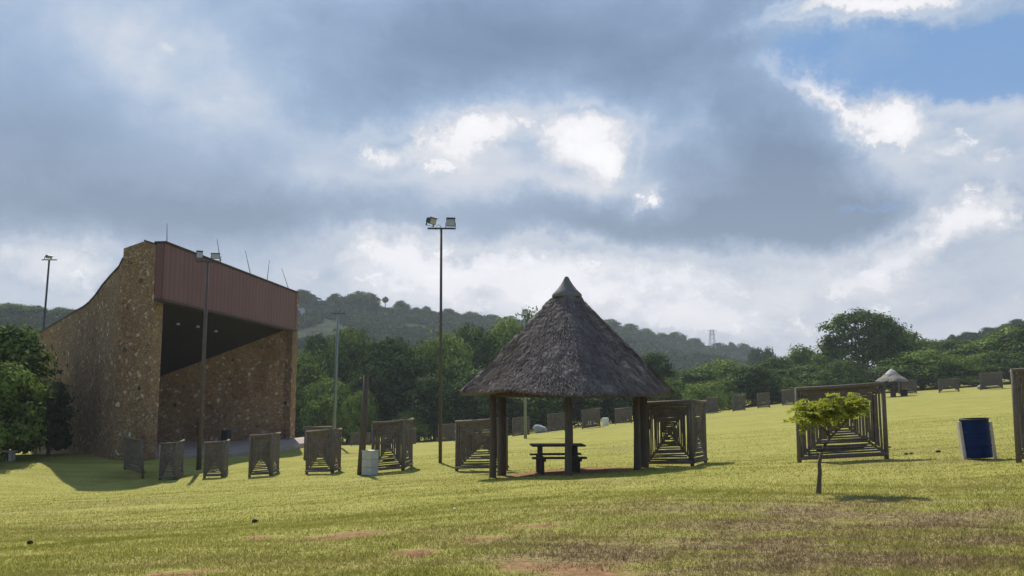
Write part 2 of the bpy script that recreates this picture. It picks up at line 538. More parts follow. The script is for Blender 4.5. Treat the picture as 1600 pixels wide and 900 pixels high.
class MB:
    def __init__(self):
        self.v = []
        self.f = []

    def box(self, c, s, rot=None):
        c = Vector(c)
        b = len(self.v)
        for sx in (-.5, .5):
            for sy in (-.5, .5):
                for sz in (-.5, .5):
                    p = Vector((s[0] * sx, s[1] * sy, s[2] * sz))
                    if rot is not None: p = rot @ p
                    self.v.append(c + p)
        for q in ((0, 1, 3, 2), (4, 6, 7, 5), (0, 4, 5, 1), (2, 3, 7, 6), (0, 2, 6, 4), (1, 5, 7, 3)):
            self.f.append(tuple(b + i for i in q))
        return self

    def tube(self, pts, rads, n=8, cap=True):
        pts = [Vector(p) for p in pts]
        rings = []
        for i, p in enumerate(pts):
            t = (pts[min(i + 1, len(pts) - 1)] - pts[max(i - 1, 0)]).normalized()
            a = Vector((0, 0, 1)) if abs(t.z) < 0.9 else Vector((1, 0, 0))
            x = t.cross(a).normalized()
            y = t.cross(x).normalized()
            r = rads[i] if isinstance(rads, (list, tuple)) else rads
            b = len(self.v)
            for k in range(n):
                an = 2 * math.pi * k / n
                self.v.append(p + x * math.cos(an) * r + y * math.sin(an) * r)
            rings.append(b)
        for i in range(len(rings) - 1):
            for k in range(n):
                k2 = (k + 1) % n
                self.f.append((rings[i] + k, rings[i] + k2, rings[i + 1] + k2, rings[i + 1] + k))
        if cap:
            self.f.append(tuple(rings[0] + k for k in reversed(range(n))))
            self.f.append(tuple(rings[-1] + k for k in range(n)))
        return self

    def stick(self, a, b, r, n=6, bend=0.012):
        a, b = Vector(a), Vector(b)
        m = (a + b) / 2 + Vector((random.uniform(-1, 1), random.uniform(-1, 1), random.uniform(-1, 1))) * bend
        return self.tube([a, m, b], [r * random.uniform(.9, 1.15), r, r * random.uniform(.8, 1.0)], n)

    def lathe(self, c, prof, n=32, ax=None):
        c = Vector(c)
        b0 = len(self.v)
        for (r, z) in prof:
            for k in range(n):
                a = 2 * math.pi * k / n
                p = Vector((r * math.cos(a), r * math.sin(a), z))
                if ax is not None: p = ax @ p
                self.v.append(c + p)
        for i in range(len(prof) - 1):
            for k in range(n):
                k2 = (k + 1) % n
                self.f.append((b0 + i * n + k, b0 + i * n + k2, b0 + (i + 1) * n + k2, b0 + (i + 1) * n + k))
        return self

    def prism(self, poly, ext):
        """solid between polygon (list of points) and the same polygon moved by ext"""
        b = len(self.v)
        n = len(poly)
        ext = Vector(ext)
        self.v += [Vector(p) for p in poly] + [Vector(p) + ext for p in poly]
        self.f.append(tuple(b + i for i in range(n)))
        self.f.append(tuple(b + n + i for i in reversed(range(n))))
        for i in range(n):
            j = (i + 1) % n
            self.f.append((b + i, b + n + i, b + n + j, b + j))
        return self

    def build(self, name, mat, parent=None, smooth=False, fix=True):
        off = world_loc(parent) if parent is not None else Vector((0, 0, 0))
        me = bpy.data.meshes.new(name)
        me.from_pydata([tuple(v - off) for v in self.v], [], self.f)
        if fix:
            import bmesh
            bm = bmesh.new(); bm.from_mesh(me)
            bmesh.ops.recalc_face_normals(bm, faces=bm.faces)
            bm.to_mesh(me); bm.free()
        if smooth:
            me.polygons.foreach_set('use_smooth', [True] * len(me.polygons))
        me.update()
        return link_mesh(name, me, mat, parent)

    def build_top(self, name, mat, label, cat, group=None, smooth=False):
        """a thing that is one mesh, its origin at its base"""
        c = sum(self.v, Vector()) / len(self.v)
        c.z = min(v.z for v in self.v)
        me = bpy.data.meshes.new(name)
        me.from_pydata([tuple(v - c) for v in self.v], [], self.f)
        if smooth:
            me.polygons.foreach_set('use_smooth', [True] * len(me.polygons))
        me.update()
        o = link_mesh(name, me, mat, None, c)
        return tag(o, label, cat, group)


def np_mesh(name, verts, faces_n, k):
    """verts (N,3); faces are consecutive groups of k verts"""
    me = bpy.data.meshes.new(name)
    n = len(verts)
    nf = n // k
    me.vertices.add(n)
    me.vertices.foreach_set('co', np.ascontiguousarray(verts, dtype=np.float32).ravel())
    me.loops.add(n)
    me.loops.foreach_set('vertex_index', np.arange(n, dtype=np.int32))
    me.polygons.add(nf)
    me.polygons.foreach_set('loop_start', np.arange(0, n, k, dtype=np.int32))
    me.polygons.foreach_set('loop_total', np.full(nf, k, dtype=np.int32))
    me.update(calc_edges=True)
    return me


def grid_mesh(name, X, Y, Z, smooth=True):
    r, c = X.shape
    me = bpy.data.meshes.new(name)
    co = np.stack([X, Y, Z], -1).reshape(-1, 3)
    me.vertices.add(len(co))
    me.vertices.foreach_set('co', co.astype(np.float32).ravel())
    i = np.arange(r * c).reshape(r, c)
    q = np.stack([i[:-1, :-1], i[:-1, 1:], i[1:, 1:], i[1:, :-1]], -1).reshape(-1, 4)
    me.loops.add(q.size)
    me.loops.foreach_set('vertex_index', q.ravel().astype(np.int32))
    me.polygons.add(len(q))
    me.polygons.foreach_set('loop_start', np.arange(0, q.size, 4, dtype=np.int32))
    me.polygons.foreach_set('loop_total', np.full(len(q), 4, dtype=np.int32))
    if smooth:
        me.polygons.foreach_set('use_smooth', [True] * len(q))
    me.update(calc_edges=True)
    return me


# ------------------------------------------------------------------ ground
def soil_pos(px, py, D):
    p = P(px, py, D)
    return p.x, p.y


# bare and dry patches, in metres on the ground (x, y, half width, half depth, amount)
SOIL = []
for (px, py, D, sx, sy, amp) in [(650, 868, 9.3, 0.36, 0.35, 0.85), (540, 835, 11.2, 0.7, 0.5, .8), (400, 838, 11.6, 0.35, 0.3, .7),
                                 (830, 832, 11.0, 0.5, 0.35, .7), (760, 845, 10.2, 0.35, .25, .75), (930, 893, 8.0, 0.5, 0.4, .75),
                                 (820, 885, 8.4, 0.4, .4, .65), (290, 895, 8.3, 0.5, 0.3, .75), (1270, 800, 12.3, 1.6, 1.1, .34),
                                 (1060, 850, 9.6, 1.2, .8, .25), (700, 790, 14.5, .5, .4, .35), (1500, 810, 11.0, 1.6, .7, .28)]:
    x, y = soil_pos(px, py, D)
    SOIL.append((x, y, sx, sy, amp))
DRY = []
for (px, py, D, sx, sy, amp) in [(1250, 810, 12.0, 2.6, 1.7, 1.0), (1500, 820, 10.5, 2.8, 1.8, 1.0), (1000, 860, 9.2, 2.4, 1.5, .95), (1250, 870, 8.5, 2.5, 1.3, .6), (1400, 870, 8.3, 2.5, 1.2, .6),
                                 (1120, 790, 13.0, 1.6, 1.0, .5), (600, 840, 11.0, 1.5, .9, .55), (850, 800, 13.5, 1.2, .7, .4), (300, 880, 8.8, 1.6, .9, .45),
                                 (640, 745, 27, 2.5, 1.2, .25), (1500, 690, 24, 3, 2.0, .4), (930, 672, 80, 6, 6, .4)]:
    x, y = soil_pos(px, py, D)
    DRY.append((x, y, sx, sy, amp))


def patch_field(lst, x, y):
    f = np.zeros_like(x)
    for (a, b, sx, sy, amp) in lst:
        f = f + amp * np.exp(-((x - a) / sx) ** 2 - ((y - b) / sy) ** 2)
    return f


def node_patch(gg, lst, X, Y):
    tot = None
    for (a, b, sx, sy, amp) in lst:
        ux = gg.m('MULTIPLY', gg.m('SUBTRACT', X, a), 1 / sx)
        uy = gg.m('MULTIPLY', gg.m('SUBTRACT', Y, b), 1 / sy)
        q = gg.m('MULTIPLY_ADD', uy, uy, gg.m('MULTIPLY', ux, ux))
        e = gg.m('MULTIPLY', gg.m('EXPONENT', gg.m('MULTIPLY', q, -1.0)), amp)
        tot = e if tot is None else gg.m('ADD', tot, e)
    return tot


SHC = P(888, 741, 23.3)


def turf_color(gg, pos):
    s = gg.new('ShaderNodeSeparateXYZ'); gg.put(s.inputs[0], pos)
    X, Y = s.outputs[0], s.outputs[1]
    wob = gg.v('MULTIPLY', gg.v('SUBTRACT', gg.noise(pos, 1.6, 6, 0.7, out='Color'), (.5, .5, .5)), (0.9, 0.9, 0))
    s2 = gg.new('ShaderNodeSeparateXYZ'); gg.put(s2.inputs[0], gg.v('ADD', pos, wob))
    n_big = gg.noise(gg.scalev(pos, (1, 1, 0)), 0.16, 5, 0.6)
    n_mid = gg.noise(gg.scalev(pos, (0.5, 1.2, 0)), 0.9, 6, 0.65)
    n_str = gg.noise(gg.scalev(pos, (0.12, 1.0, 0)), 1.3, 5, 0.6)
    n_fine = gg.noise(gg.scalev(pos, (1, 1, 0)), 9.0, 5, 0.7)
    n_far = gg.noise(gg.scalev(pos, (0.05, 0.5, 0)), 0.9, 7, 0.7)
    f = gg.m('ADD', gg.m('MULTIPLY', n_mid, 0.42), gg.m('MULTIPLY', n_str, 0.16))
    f = gg.m('ADD', f, gg.m('MULTIPLY', n_fine, 0.42))
    f = gg.m('MULTIPLY_ADD', gg.m('SUBTRACT', n_far, 0.5), 0.22, f)
    grass = gg.ramp(f, [(0.30, (0.135, 0.14, 0.034)), (0.42, (0.25, 0.25, 0.055)), (0.56, (0.36, 0.34, 0.098)), (0.70, (0.46, 0.39, 0.165))])
    n_grit = gg.noise(gg.scalev(pos, (0.7, 1, 0)), 26.0, 4, 0.7)
    grass = gg.mix(gg.sstep(n_grit, 0.52, 0.36), grass, gg.mix(1.0, grass, (0.5, 0.5, 0.45), 'MULTIPLY'))
    dry = gg.m('MULTIPLY', node_patch(gg, DRY, s2.outputs[0], s2.outputs[1]), gg.sstep(n_mid, 0.34, 0.6))
    dry = gg.m('ADD', dry, gg.m('MULTIPLY', gg.sstep(n_big, 0.52, 0.68), 0.45))
    col = gg.mix(gg.m('MULTIPLY', dry, 0.78), grass, gg.ramp(gg.m('MULTIPLY_ADD', n_grit, 0.5, gg.m('MULTIPLY', n_fine, 0.5)), [(0.40, (0.075, 0.060, 0.034)), (0.60, (0.34, 0.255, 0.135))]))
    soil = gg.m('MULTIPLY', node_patch(gg, SOIL, s2.outputs[0], s2.outputs[1]), gg.m('MULTIPLY_ADD', n_fine, 2.0, 0.1))
    soil = gg.m('ADD', soil, node_patch(gg, [(SHC.x, SHC.y + 0.5, 2.0, 2.0, 1.3)], s2.outputs[0], s2.outputs[1]))
    col = gg.mix(gg.m('MULTIPLY', gg.sstep(soil, 0.28, 0.95), 0.88), col, gg.ramp(n_fine, [(0.35, (0.12, 0.055, 0.036)), (0.65, (0.36, 0.18, 0.12))]))
    return col, n_fine, f


m, gg, out = new_mat('mown_turf')
pos = gg.new('ShaderNodeNewGeometry').outputs['Position']
colr, nf_, ff_ = turf_color(gg, pos)
clump = gg.noise(gg.scalev(pos, (0.45, 1, 0)), 3.4, 6, 0.7)
hh = gg.m('ADD', gg.m('MULTIPLY', clump, 1.0), gg.m('MULTIPLY', nf_, 0.4))
principled(gg, out, colr, 0.95, gg.bump(hh, 0.6, 0.07), 0, 0.05)
M['turf'] = m

yy = np.concatenate([np.linspace(-60, 2, 30)[:-1], 2 + np.cumsum(np.concatenate([[0], np.geomspace(0.07, 12, 520)]))])
yy = yy[yy < 1300]
uu = np.linspace(-1, 1, 520)
uu = np.sign(uu) * (0.62 * np.abs(uu) + 0.38 * np.abs(uu) ** 3)
Yg, Ug = np.meshgrid(yy, uu, indexing='ij')
Xg = Ug * (np.maximum(Yg, 0) * 1.25 + 45)
Zg = gz_arr(Xg, Yg) + undul(Xg, Yg)
ground = link_mesh('ground', grid_mesh('ground', Xg, Yg, Zg), M['turf'])
tag(ground, kind='structure')

# short grass blades over the near turf
rng = np.random.default_rng(3)


def grass_blades():
    def patch(n, y0, y1, h, w):
        u = rng.random(n)
        y = 1 / (1 / y0 + u * (1 / y1 - 1 / y0))
        x = (rng.random(n) * 2 - 1) * (y * 0.64 + 1.5)
        dens = np.sin(x * 2.3 + np.sin(y * 1.9) * 2) * np.sin(y * 3.1 + np.sin(x * 1.3) * 2)
        dens2 = np.sin(x * 7.1 + y * 3.3) * np.sin(y * 8.3 - x * 4.1)
        so = patch_field(SOIL, x, y)
        keep = rng.random(n) < np.clip(0.80 + 0.12 * dens + 0.2 * dens2 - 1.15 * so, 0.02, 1)
        # bare floor under the shelter
        keep &= ((x - SHC.x) / 2.0) ** 2 + ((y - SHC.y - .3) / 1.8) ** 2 > 1 - rng.random(n) * .5
        x, y = x[keep], y[keep]
        dens = (dens + dens2 * .5)[keep]
        n = len(x)
        z = gz_arr(x, y) + undul(x, y)
        ht = h * (0.4 + 0.9 * rng.random(n)) * (1 + .12 * dens) * (1 + y / 40)
        wd = w * (0.6 + 0.8 * rng.random(n)) * (y / 10) ** 0.4
        a = rng.random(n) * 2 * np.pi
        lx, ly = rng.normal(0.15, 0.6, n) * ht, rng.normal(-0.1, 0.6, n) * ht
        ca, sa = np.cos(a) * wd, np.sin(a) * wd
        v = np.empty((n, 3, 3))
        v[:, 0] = np.stack([x - ca, y - sa, z - 0.005], -1)
        v[:, 1] = np.stack([x + ca, y + sa, z - 0.005], -1)
        v[:, 2] = np.stack([x + lx, y + ly, z + ht], -1)
        return v.reshape(-1, 3)
    V = np.concatenate([patch(420000, 6.2, 16, 0.026, 0.0045), patch(200000, 14, 42, 0.022, 0.005)])
    return np_mesh('grass', V, None, 3)


m, gg, out = new_mat('grass_blades')
pos = gg.new('ShaderNodeNewGeometry').outputs['Position']
colr, nf_, ff_ = turf_color(gg, pos)
d = gg.new('ShaderNodeBsdfDiffuse'); gg.put(d.inputs[0], colr)
t = gg.new('ShaderNodeBsdfTranslucent'); gg.put(t.inputs[0], colr)
mx = gg.new('ShaderNodeMixShader'); mx.inputs[0].default_value = 0.45
gg.l.new(d.outputs[0], mx.inputs[1]); gg.l.new(t.outputs[0], mx.inputs[2])
gg.l.new(mx.outputs[0], out.inputs[0])
M['blades'] = m
tag(link_mesh('grass', grass_blades(), M['blades']), 'short sunlit mown grass covering the field', 'grass', kind='stuff')

# ------------------------------------------------------------------ hills
def hill(name, prof, d0, depth_fn, label_seed, mat, y_back=1.25, base_drop=0.0):
    """prof: ridge outline (px, py); the slope rises from depth d0 up to the ridge depth"""
    pxs = np.linspace(prof[0][0], prof[-1][0], 220)
    pys = np.interp(pxs, [p[0] for p in prof], [p[1] for p in prof])
    vs = np.concatenate([np.linspace(0, 1, 60), np.linspace(1.03, y_back, 8)])
    X = np.zeros((len(vs), len(pxs))); Y = X.copy(); Z = X.copy()
    for j, (px, py) in enumerate(zip(pxs, pys)):
        Dr = depth_fn(px)
        top = P(px, py, Dr)
        sl_ = top.x / Dr
        for i, v in enumerate(vs):
            D = d0 + (Dr - d0) * v
            x = sl_ * D
            z0 = -9.0 - base_drop
            if v <= 1:
                w = v ** 0.95 * (1 - 0.12 * math.sin(v * math.pi))
            else:
                w = 1 - ((v - 1) / (y_back - 1)) ** 1.3
            nz = mnoise.fractal(Vector((x * .012, D * .012, label_seed)), 1.0, 2.0, 5)
            z = z0 + (top.z - z0) * w + nz * 7 * math.sin(min(v, 1) * math.pi)
            X[i, j], Y[i, j], Z[i, j] = x, D, z
    o = link_mesh(name, grid_mesh(name, X, Y, Z), mat)
    tag(o, kind='structure')
    return pxs, vs, X, Y, Z


m, gg, out = new_mat('hillside_scrub_ground')
pos = gg.new('ShaderNodeNewGeometry').outputs['Position']
nb = gg.noise(pos, 0.03, 6, 0.65)
nc = gg.noise(pos, 0.2, 5, 0.7)
c = gg.ramp(gg.m('MULTIPLY_ADD', nc, 0.7, gg.m('MULTIPLY', nb, 0.3)), [(0.38, (0.012, 0.02, 0.012)), (0.5, (0.026, 0.04, 0.022)), (0.62, (0.055, 0.068, 0.038))])
principled(gg, out, c, 0.95, gg.bump(nc, 1.0, 2.0), 0, 0.05)
M['hill'] = m

HA = hill('hill', [(300, 500), (380, 484), (440, 474), (470, 474), (520, 476), (570, 484), (610, 488), (660, 492), (720, 497), (780, 502), (840, 506), (900, 508),
                   (950, 512), (1000, 524), (1050, 537), (1100, 545), (1150, 556), (1200, 566), (1260, 582), (1340, 600), (1420, 612)],
          200, lambda px: 430 + (px - 400) * 0.35, 1.0, M['hill'])
HB = hill('hill', [(-500, 470), (-200, 478), (-60, 484), (0, 487), (60, 490), (110, 502), (180, 520), (260, 545), (340, 600)],
          150, lambda px: 330, 5.0, M['hill'])
HC = hill('hill', [(1380, 590), (1440, 556), (1480, 540), (1520, 530), (1560, 524), (1600, 511), (1700, 490), (1900, 470), (2100, 470)],
          190, lambda px: 340, 9.0, M['hill'], base_drop=-6)


def hill_point(H, px, v):
    pxs, vs, X, Y, Z = H
    j = int(np.clip(np.searchsorted(pxs, px), 0, len(pxs) - 1))
    i = int(np.clip(np.searchsorted(vs, v), 0, len(vs) - 1))
    return Vector((X[i, j], Y[i, j], Z[i, j]))


def leaf_quads(cent, nrm, size, rng, flat=0.5):
    """rhombus leaves at cent, tilted round nrm"""
    n = len(cent)
    rnd = rng.normal(size=(n, 3))
    nn = nrm * flat + rnd * (1 - flat)
    nn /= np.linalg.norm(nn, axis=1)[:, None] + 1e-9
    a = np.cross(nn, rng.normal(size=(n, 3)))
    a /= np.linalg.norm(a, axis=1)[:, None] + 1e-9
    b = np.cross(nn, a)
    s = (size * (0.55 + 0.9 * rng.random(n)))[:, None]
    V = np.empty((n, 4, 3))
    V[:, 0] = cent - a * s * .62
    V[:, 1] = cent - b * s * .40 + a * s * .05
    V[:, 2] = cent + a * s * .62 + nn * s * .12
    V[:, 3] = cent + b * s * .40 - a * s * .05
    return V.reshape(-1, 3)


def scrub(H, n, size, px0, px1, seed, label, vmin=0.1, dens=1.0, leaf=1.1):
    r = np.random.default_rng(seed)
    C = []; N = []; S = []
    for _ in range(n):
        px = r.uniform(px0, px1); v = r.uniform(vmin, 1.0)
        p = hill_point(H, px, v)
        if mnoise.noise(Vector((p.x * .03, p.y * .03, seed))) < -0.13 * dens: continue
        rad = size * r.uniform(0.5, 1.35)
        k = 46
        d = r.normal(size=(k, 3)); d /= np.linalg.norm(d, axis=1)[:, None]
        d[:, 2] = np.abs(d[:, 2]) * 0.85 + 0.0
        C.append(np.array(p) + d * rad * np.array([1.25, 1.25, 0.8]) * r.uniform(.75, 1.08, (k, 1)))
        N.append(d); 
    C = np.concatenate(C); N = np.concatenate(N)
    V = leaf_quads(C, N, leaf, r, 0.6)
    o = link_mesh('bushveld_scrub', np_mesh('scrub', V, None, 4), M['leaf_hill'])
    tag(o, label, 'scrub', kind='stuff')


scrub(HA, 6000, 3.0, 330, 960, 11, 'hazy grey green scrub covering the open slope of the long hill', 0.05, 1.6, 1.6)
scrub(HA, 4200, 3.8, 880, 1420, 12, 'dense blue green bush covering the falling right end of the long hill', 0.1, 3.0, 1.8)
scrub(HB, 1500, 3.0, -400, 320, 13, 'pale green woodland covering the hill at the left edge', 0.1, 3.0, 1.4)
scrub(HC, 1500, 3.0, 1390, 2050, 14, 'dark bush covering the hill at the right edge', 0.1, 3.0, 1.4)

# ------------------------------------------------------------------ trees
def crown_mesh(name, lobes, n, leaf, seed, flat=0.5, droop=0.0):
    """lobes: (x, y, z, rx, ry, rz). Leaves gather in small tufts over the lobes."""
    r = np.random.default_rng(seed)
    L = np.array(lobes)
    area = L[:, 3] * L[:, 5]
    tufts = max(40, n // 22)
    li = r.choice(len(L), tufts, p=area / area.sum())
    d = r.normal(size=(tufts, 3)); d /= np.linalg.norm(d, axis=1)[:, None]
    d[:, 2] = np.where((d[:, 2] < -0.3) & (r.random(tufts) < .7), -d[:, 2], d[:, 2])
    rad = np.where(r.random(tufts) < 0.8, r.uniform(0.8, 1.12, tufts), r.uniform(0.3, 0.85, tufts))
    tc_ = L[li, :3] + d * L[li, 3:6] * rad[:, None]
    ti = r.integers(0, tufts, n)
    ts = (0.17 * np.mean(L[:, 3]) + leaf) * r.uniform(.6, 1.5, tufts)
    off = r.normal(size=(n, 3)) * ts[ti][:, None] * np.array([1, 1, .55]) * .75
    c = tc_[ti] + off
    od = off / (np.linalg.norm(off, axis=1)[:, None] + 1e-6)
    V = leaf_quads(c, d[ti] * .7 + od * .5 + np.array([0, 0, .25]), leaf, r, .72)
    return np_mesh(name, V, None, 4)


def trunk_mb(H, r0, lobes, seed, lean=(0, 0)):
    rr = random.Random(seed)
    mb = MB()
    th = H * 0.45
    pts = [(0, 0, -0.3), (lean[0] * .3, lean[1] * .3, th * .4), (lean[0], lean[1], th)]
    mb.tube(pts, [r0 * 1.25, r0, r0 * .7], 9)
    for lb in lobes:
        s = Vector((lean[0] * .8, lean[1] * .8, th * rr.uniform(.6, 1.0)))
        e = Vector(lb[:3])
        m_ = s.lerp(e, .5) + Vector((rr.uniform(-.3, .3), rr.uniform(-.3, .3), -.1 * H * rr.random()))
        mb.tube([s, m_, e], [r0 * .5, r0 * .3, r0 * .12], 6)
    return mb


def make_lobes(H, R_, k, seed, z0=.45, shape='round'):
    rr = random.Random(seed)
    out_ = []
    for i in range(k):
        a = i * 2.4 + rr.random()
        t = (i + .5) / k
        zz = H * (z0 + (0.86 - z0) * t)
        if shape == 'round':
            rad = R_ * math.sqrt(max(0.05, 1 - (2 * t - .9) ** 2)) * .62
        elif shape == 'low':
            zz = H * (0.22 + 0.5 * t); rad = R_ * (.75 - .5 * t)
        elif shape == 'flat':
            zz = H * (0.62 + 0.2 * rr.random()); rad = R_ * .75 * math.sqrt(t)
        else:
            rad = R_ * .35
        s = R_ * rr.uniform(.30, .46)
        sz = s * rr.uniform(.65, .95) * (0.55 if shape == 'flat' else 1)
        if zz + sz > H: zz = H - sz
        out_.append((math.cos(a) * rad, math.sin(a) * rad, zz, s, s, sz))
    return out_


PROTO = {}


def proto(kind):
    """tree meshes of unit kinds, 10 m high: (crown mesh, trunk mesh, crown material)"""
    if kind in PROTO: return PROTO[kind]
    spec = {
        'round_a': (10, 4.6, 15, 'round', 'leaf_mid', 9000, .34), 'round_b': (10, 5.2, 18, 'round', 'leaf_mid', 10000, .34),
        'dark_a': (10, 4.2, 14, 'round', 'leaf_dark', 9000, .34), 'dark_b': (10, 4.8, 16, 'round', 'leaf_dark', 9000, .36),
        'bright_a': (10, 4.8, 15, 'round', 'leaf_bright', 9000, .32), 'bush_a': (10, 8.0, 15, 'low', 'leaf_bright', 9000, .42),
        'bush_b': (10, 8.0, 16, 'low', 'leaf_mid', 9000, .42), 'flat_a': (10, 6.5, 12, 'flat', 'leaf_dark', 5000, .42),
    }[kind]
    H, R_, k, shape, mat, n, leaf = spec
    seed = sum(map(ord, kind))
    lobes = make_lobes(H, R_, k, seed, .30 if shape == 'round' else .4, shape)
    cm = crown_mesh('crown_' + kind, lobes, n, leaf, seed)
    cm.materials.append(M[mat])
    tb = trunk_mb(H, .26, lobes[:9], seed)
    me = bpy.data.meshes.new('trunk_' + kind)
    me.from_pydata([tuple(v) for v in tb.v], [], tb.f)
    me.materials.append(M['bark'])
    PROTO[kind] = (cm, me, M[mat])
    return PROTO[kind]


def tree(kind, base, H, W_, rot, label, cat='tree', group=None, name='tree'):
    cm, tm, _ = proto(kind)
    e = empty(name, base, label, cat, group)
    nat = {'round_a': 9.2, 'round_b': 10.4, 'dark_a': 8.4, 'dark_b': 9.6, 'bright_a': 9.6, 'bush_a': 15, 'bush_b': 15, 'flat_a': 13}[kind]
    sx = W_ / nat
    e.rotation_euler = (0, 0, rot)
    e.scale = (sx, sx, H / 10)
    for nm, me in (('crown', cm), ('trunk', tm)):
        o = bpy.data.objects.new(nm, me)
        COL.objects.link(o)
        o.parent = e
    return e


rt = random.Random(5)


def tree_px(px, top, D, wpx, kind, label, cat='tree', group=None, name='tree', base=None):
    d = ray(px, 600)
    x = d.x / d.y * D
    z = gz(x, D) if base is None else base
    ztop = P(px, top, D).z
    tree(kind, (x, D, z - .1), ztop - z + .1, wpx * D / F * 1.08, rt.uniform(0, 6.28), label, cat, group, name)


T = [
    # --- the wood behind the stage and the shelter
    (470, 552, 118, 80, 'round_a', 'tree just right of the stone stage building, lowest crown there'),
    (500, 528, 135, 75, 'dark_b', 'dark tree rising between the stage building and the green lamp pole'),
    (545, 512, 130, 90, 'round_b', 'tall pointed tree crown just right of the green lamp pole top'),
    (515, 592, 112, 85, 'bright_a', 'light green rounded tree in front of the wood, crossed by the green lamp pole'),
    (585, 552, 125, 70, 'round_a', 'tree filling the dip left of the big dark round tree'),
    (610, 526, 116, 105, 'dark_a', 'big dark round tree above the tall screen with the concrete bin'),
    (560, 608, 108, 60, 'bush_b', 'low bushy tree behind the short wooden post'),
    (655, 538, 122, 85, 'round_a', 'tree left of the tall floodlight pole with fresh green top'),
    (700, 522, 128, 100, 'bright_a', 'light green tree directly behind the tall floodlight pole'),
    (680, 590, 110, 90, 'dark_b', 'dark low tree at the foot of the wood left of the tall floodlight pole'),
    (735, 508, 140, 95, 'round_b', 'high tree right of the tall floodlight pole'),
    (750, 575, 114, 95, 'dark_a', 'dark tree touching the left eave of the thatched shelter'),
    (790, 500, 142, 90, 'bright_a', 'light green tree top showing left of the thatched roof slope'),
    (830, 488, 138, 60, 'round_a', 'highest tree top poking out beside the thatched roof'),
    (640, 640, 108, 60, 'bush_a', 'light green bush low against the dark wood'),
    (820, 600, 116, 110, 'dark_b', 'dark tree seen under the left part of the thatched eave'),
    (890, 590, 118, 110, 'dark_a', 'dark tree seen behind the middle post of the shelter'),
    (960, 585, 120, 110, 'dark_b', 'dark tree seen under the right part of the thatched eave'),
    (1022, 550, 128, 62, 'dark_a', 'narrow dark tree emerging right of the thatched eave'),
    (1050, 592, 120, 55, 'round_a', 'small tree between the thatched eave and the pale round bush'),
    (1098, 596, 116, 66, 'bush_a', 'pale green dome shaped bush right of the shelter'),
    # --- trees to the right
    (1085, 577, 150, 100, 'dark_b', 'dark tree behind the pale dome shaped bush'),
    (1130, 563, 160, 95, 'bright_a', 'light green tree left of the dark egg shaped tree'),
    (1180, 570, 128, 72, 'dark_a', 'dark egg shaped tree near the far screens'),
    (1160, 590, 138, 70, 'round_a', 'green tree tucked left of the dark egg shaped tree'),
    (1215, 558, 150, 80, 'round_b', 'tree just right of the dark egg shaped tree'),
    (1255, 541, 165, 62, 'round_a', 'tree with a small peaked crown left of the tallest tree'),
    (1262, 572, 142, 90, 'dark_b', 'dark tree above the left post of the big pole screen'),
    (1235, 606, 130, 60, 'bush_b', 'low bush at the end of the far screen row'),
    (1318, 560, 138, 75, 'bush_b', 'bright feathery tree above the big pole screen'),
    (1300, 556, 165, 80, 'round_b', 'tree at the lower left of the tallest tree'),
    (1405, 512, 158, 85, 'round_a', 'tree leaning against the right side of the tallest tree'),
    (1380, 575, 138, 80, 'dark_b', 'dark tree behind the far thatched umbrella shelter'),
    (1455, 530, 170, 90, 'round_b', 'tree forming the dip in the skyline right of the tallest tree'),
    (1440, 548, 140, 110, 'bright_a', 'broad light green tree above the far thatched umbrella shelter'),
    (1500, 532, 165, 80, 'dark_b', 'dark skyline tree below the right hill'),
    (1490, 585, 136, 90, 'bush_b', 'bush behind the far screen with open bottom'),
    (1530, 535, 150, 90, 'round_a', 'mid green tree under the ridge of the right hill'),
    (1585, 512, 148, 105, 'bright_a', 'light green tree at the right edge of the picture'),
    (1550, 566, 138, 90, 'round_b', 'round tree behind the last far screen'),
    (1640, 500, 140, 120, 'round_a', 'large tree cut by the right edge'),
    (1610, 560, 134, 80, 'dark_a', 'dark tree low at the right edge'),
    # --- left of the stage
    (30, 512, 95, 110, 'round_b', 'mid green tree behind the bush at the left edge'),
    (-40, 505, 90, 120, 'dark_b', 'dark tree at the left edge behind the shrubs'),
    (80, 560, 80, 80, 'dark_a', 'dark tree hugging the low end of the stage wall'),
    (150, 540, 100, 90, 'round_a', 'tree hidden behind the low stage wall'),
]
for a in T:
    c_ = 'bush' if 'bush' in a[4] else 'tree'
    tree_px(*a[:5], a[5], c_, 'trees of the wood round the field', 'bush' if c_ == 'bush' else 'tree')
# understorey closing the foot of the wood
under = [(455, 118), (520, 120), (580, 119), (650, 117), (705, 118), (770, 120), (845, 119), (925, 121), (990, 124), (1040, 126), (1110, 128), (1175, 133), (1205, 134), (1290, 138),
         (1345, 139), (1400, 140), (1460, 140), (1520, 139), (1580, 137), (1640, 136)]
names_u = ['against the stage wall', 'below the green lamp pole', 'behind the short wooden post', 'behind the screen beside the concrete bin', 'at the foot of the tall floodlight pole',
           'left of the shelter posts', 'behind the pale steel pole', 'behind the white container', 'behind the tilted far screen', 'left of the pale dome shaped bush',
           'right of the pale dome shaped bush', 'behind the second far screen on the hill', 'behind the third far screen on the hill', 'behind the top rail of the big pole screen',
           'behind the right half of the big pole screen', 'behind the far thatched umbrella', 'between the umbrella and the open bottomed screen', 'right of the open bottomed screen',
           'behind the last far screen on the hill', 'at the right edge below the trees']
for (px, D), nm in zip(under, names_u):
    d = ray(px, 600); x = d.x / d.y * D; z = gz(x, D)
    tree('bush_b', (x, D, z - .3), rt.uniform(4.2, 5.6), rt.uniform(9, 11.5), rt.uniform(0, 6), 'low dark undergrowth thicket ' + nm, 'thicket', 'undergrowth at the foot of the wood', 'thicket')

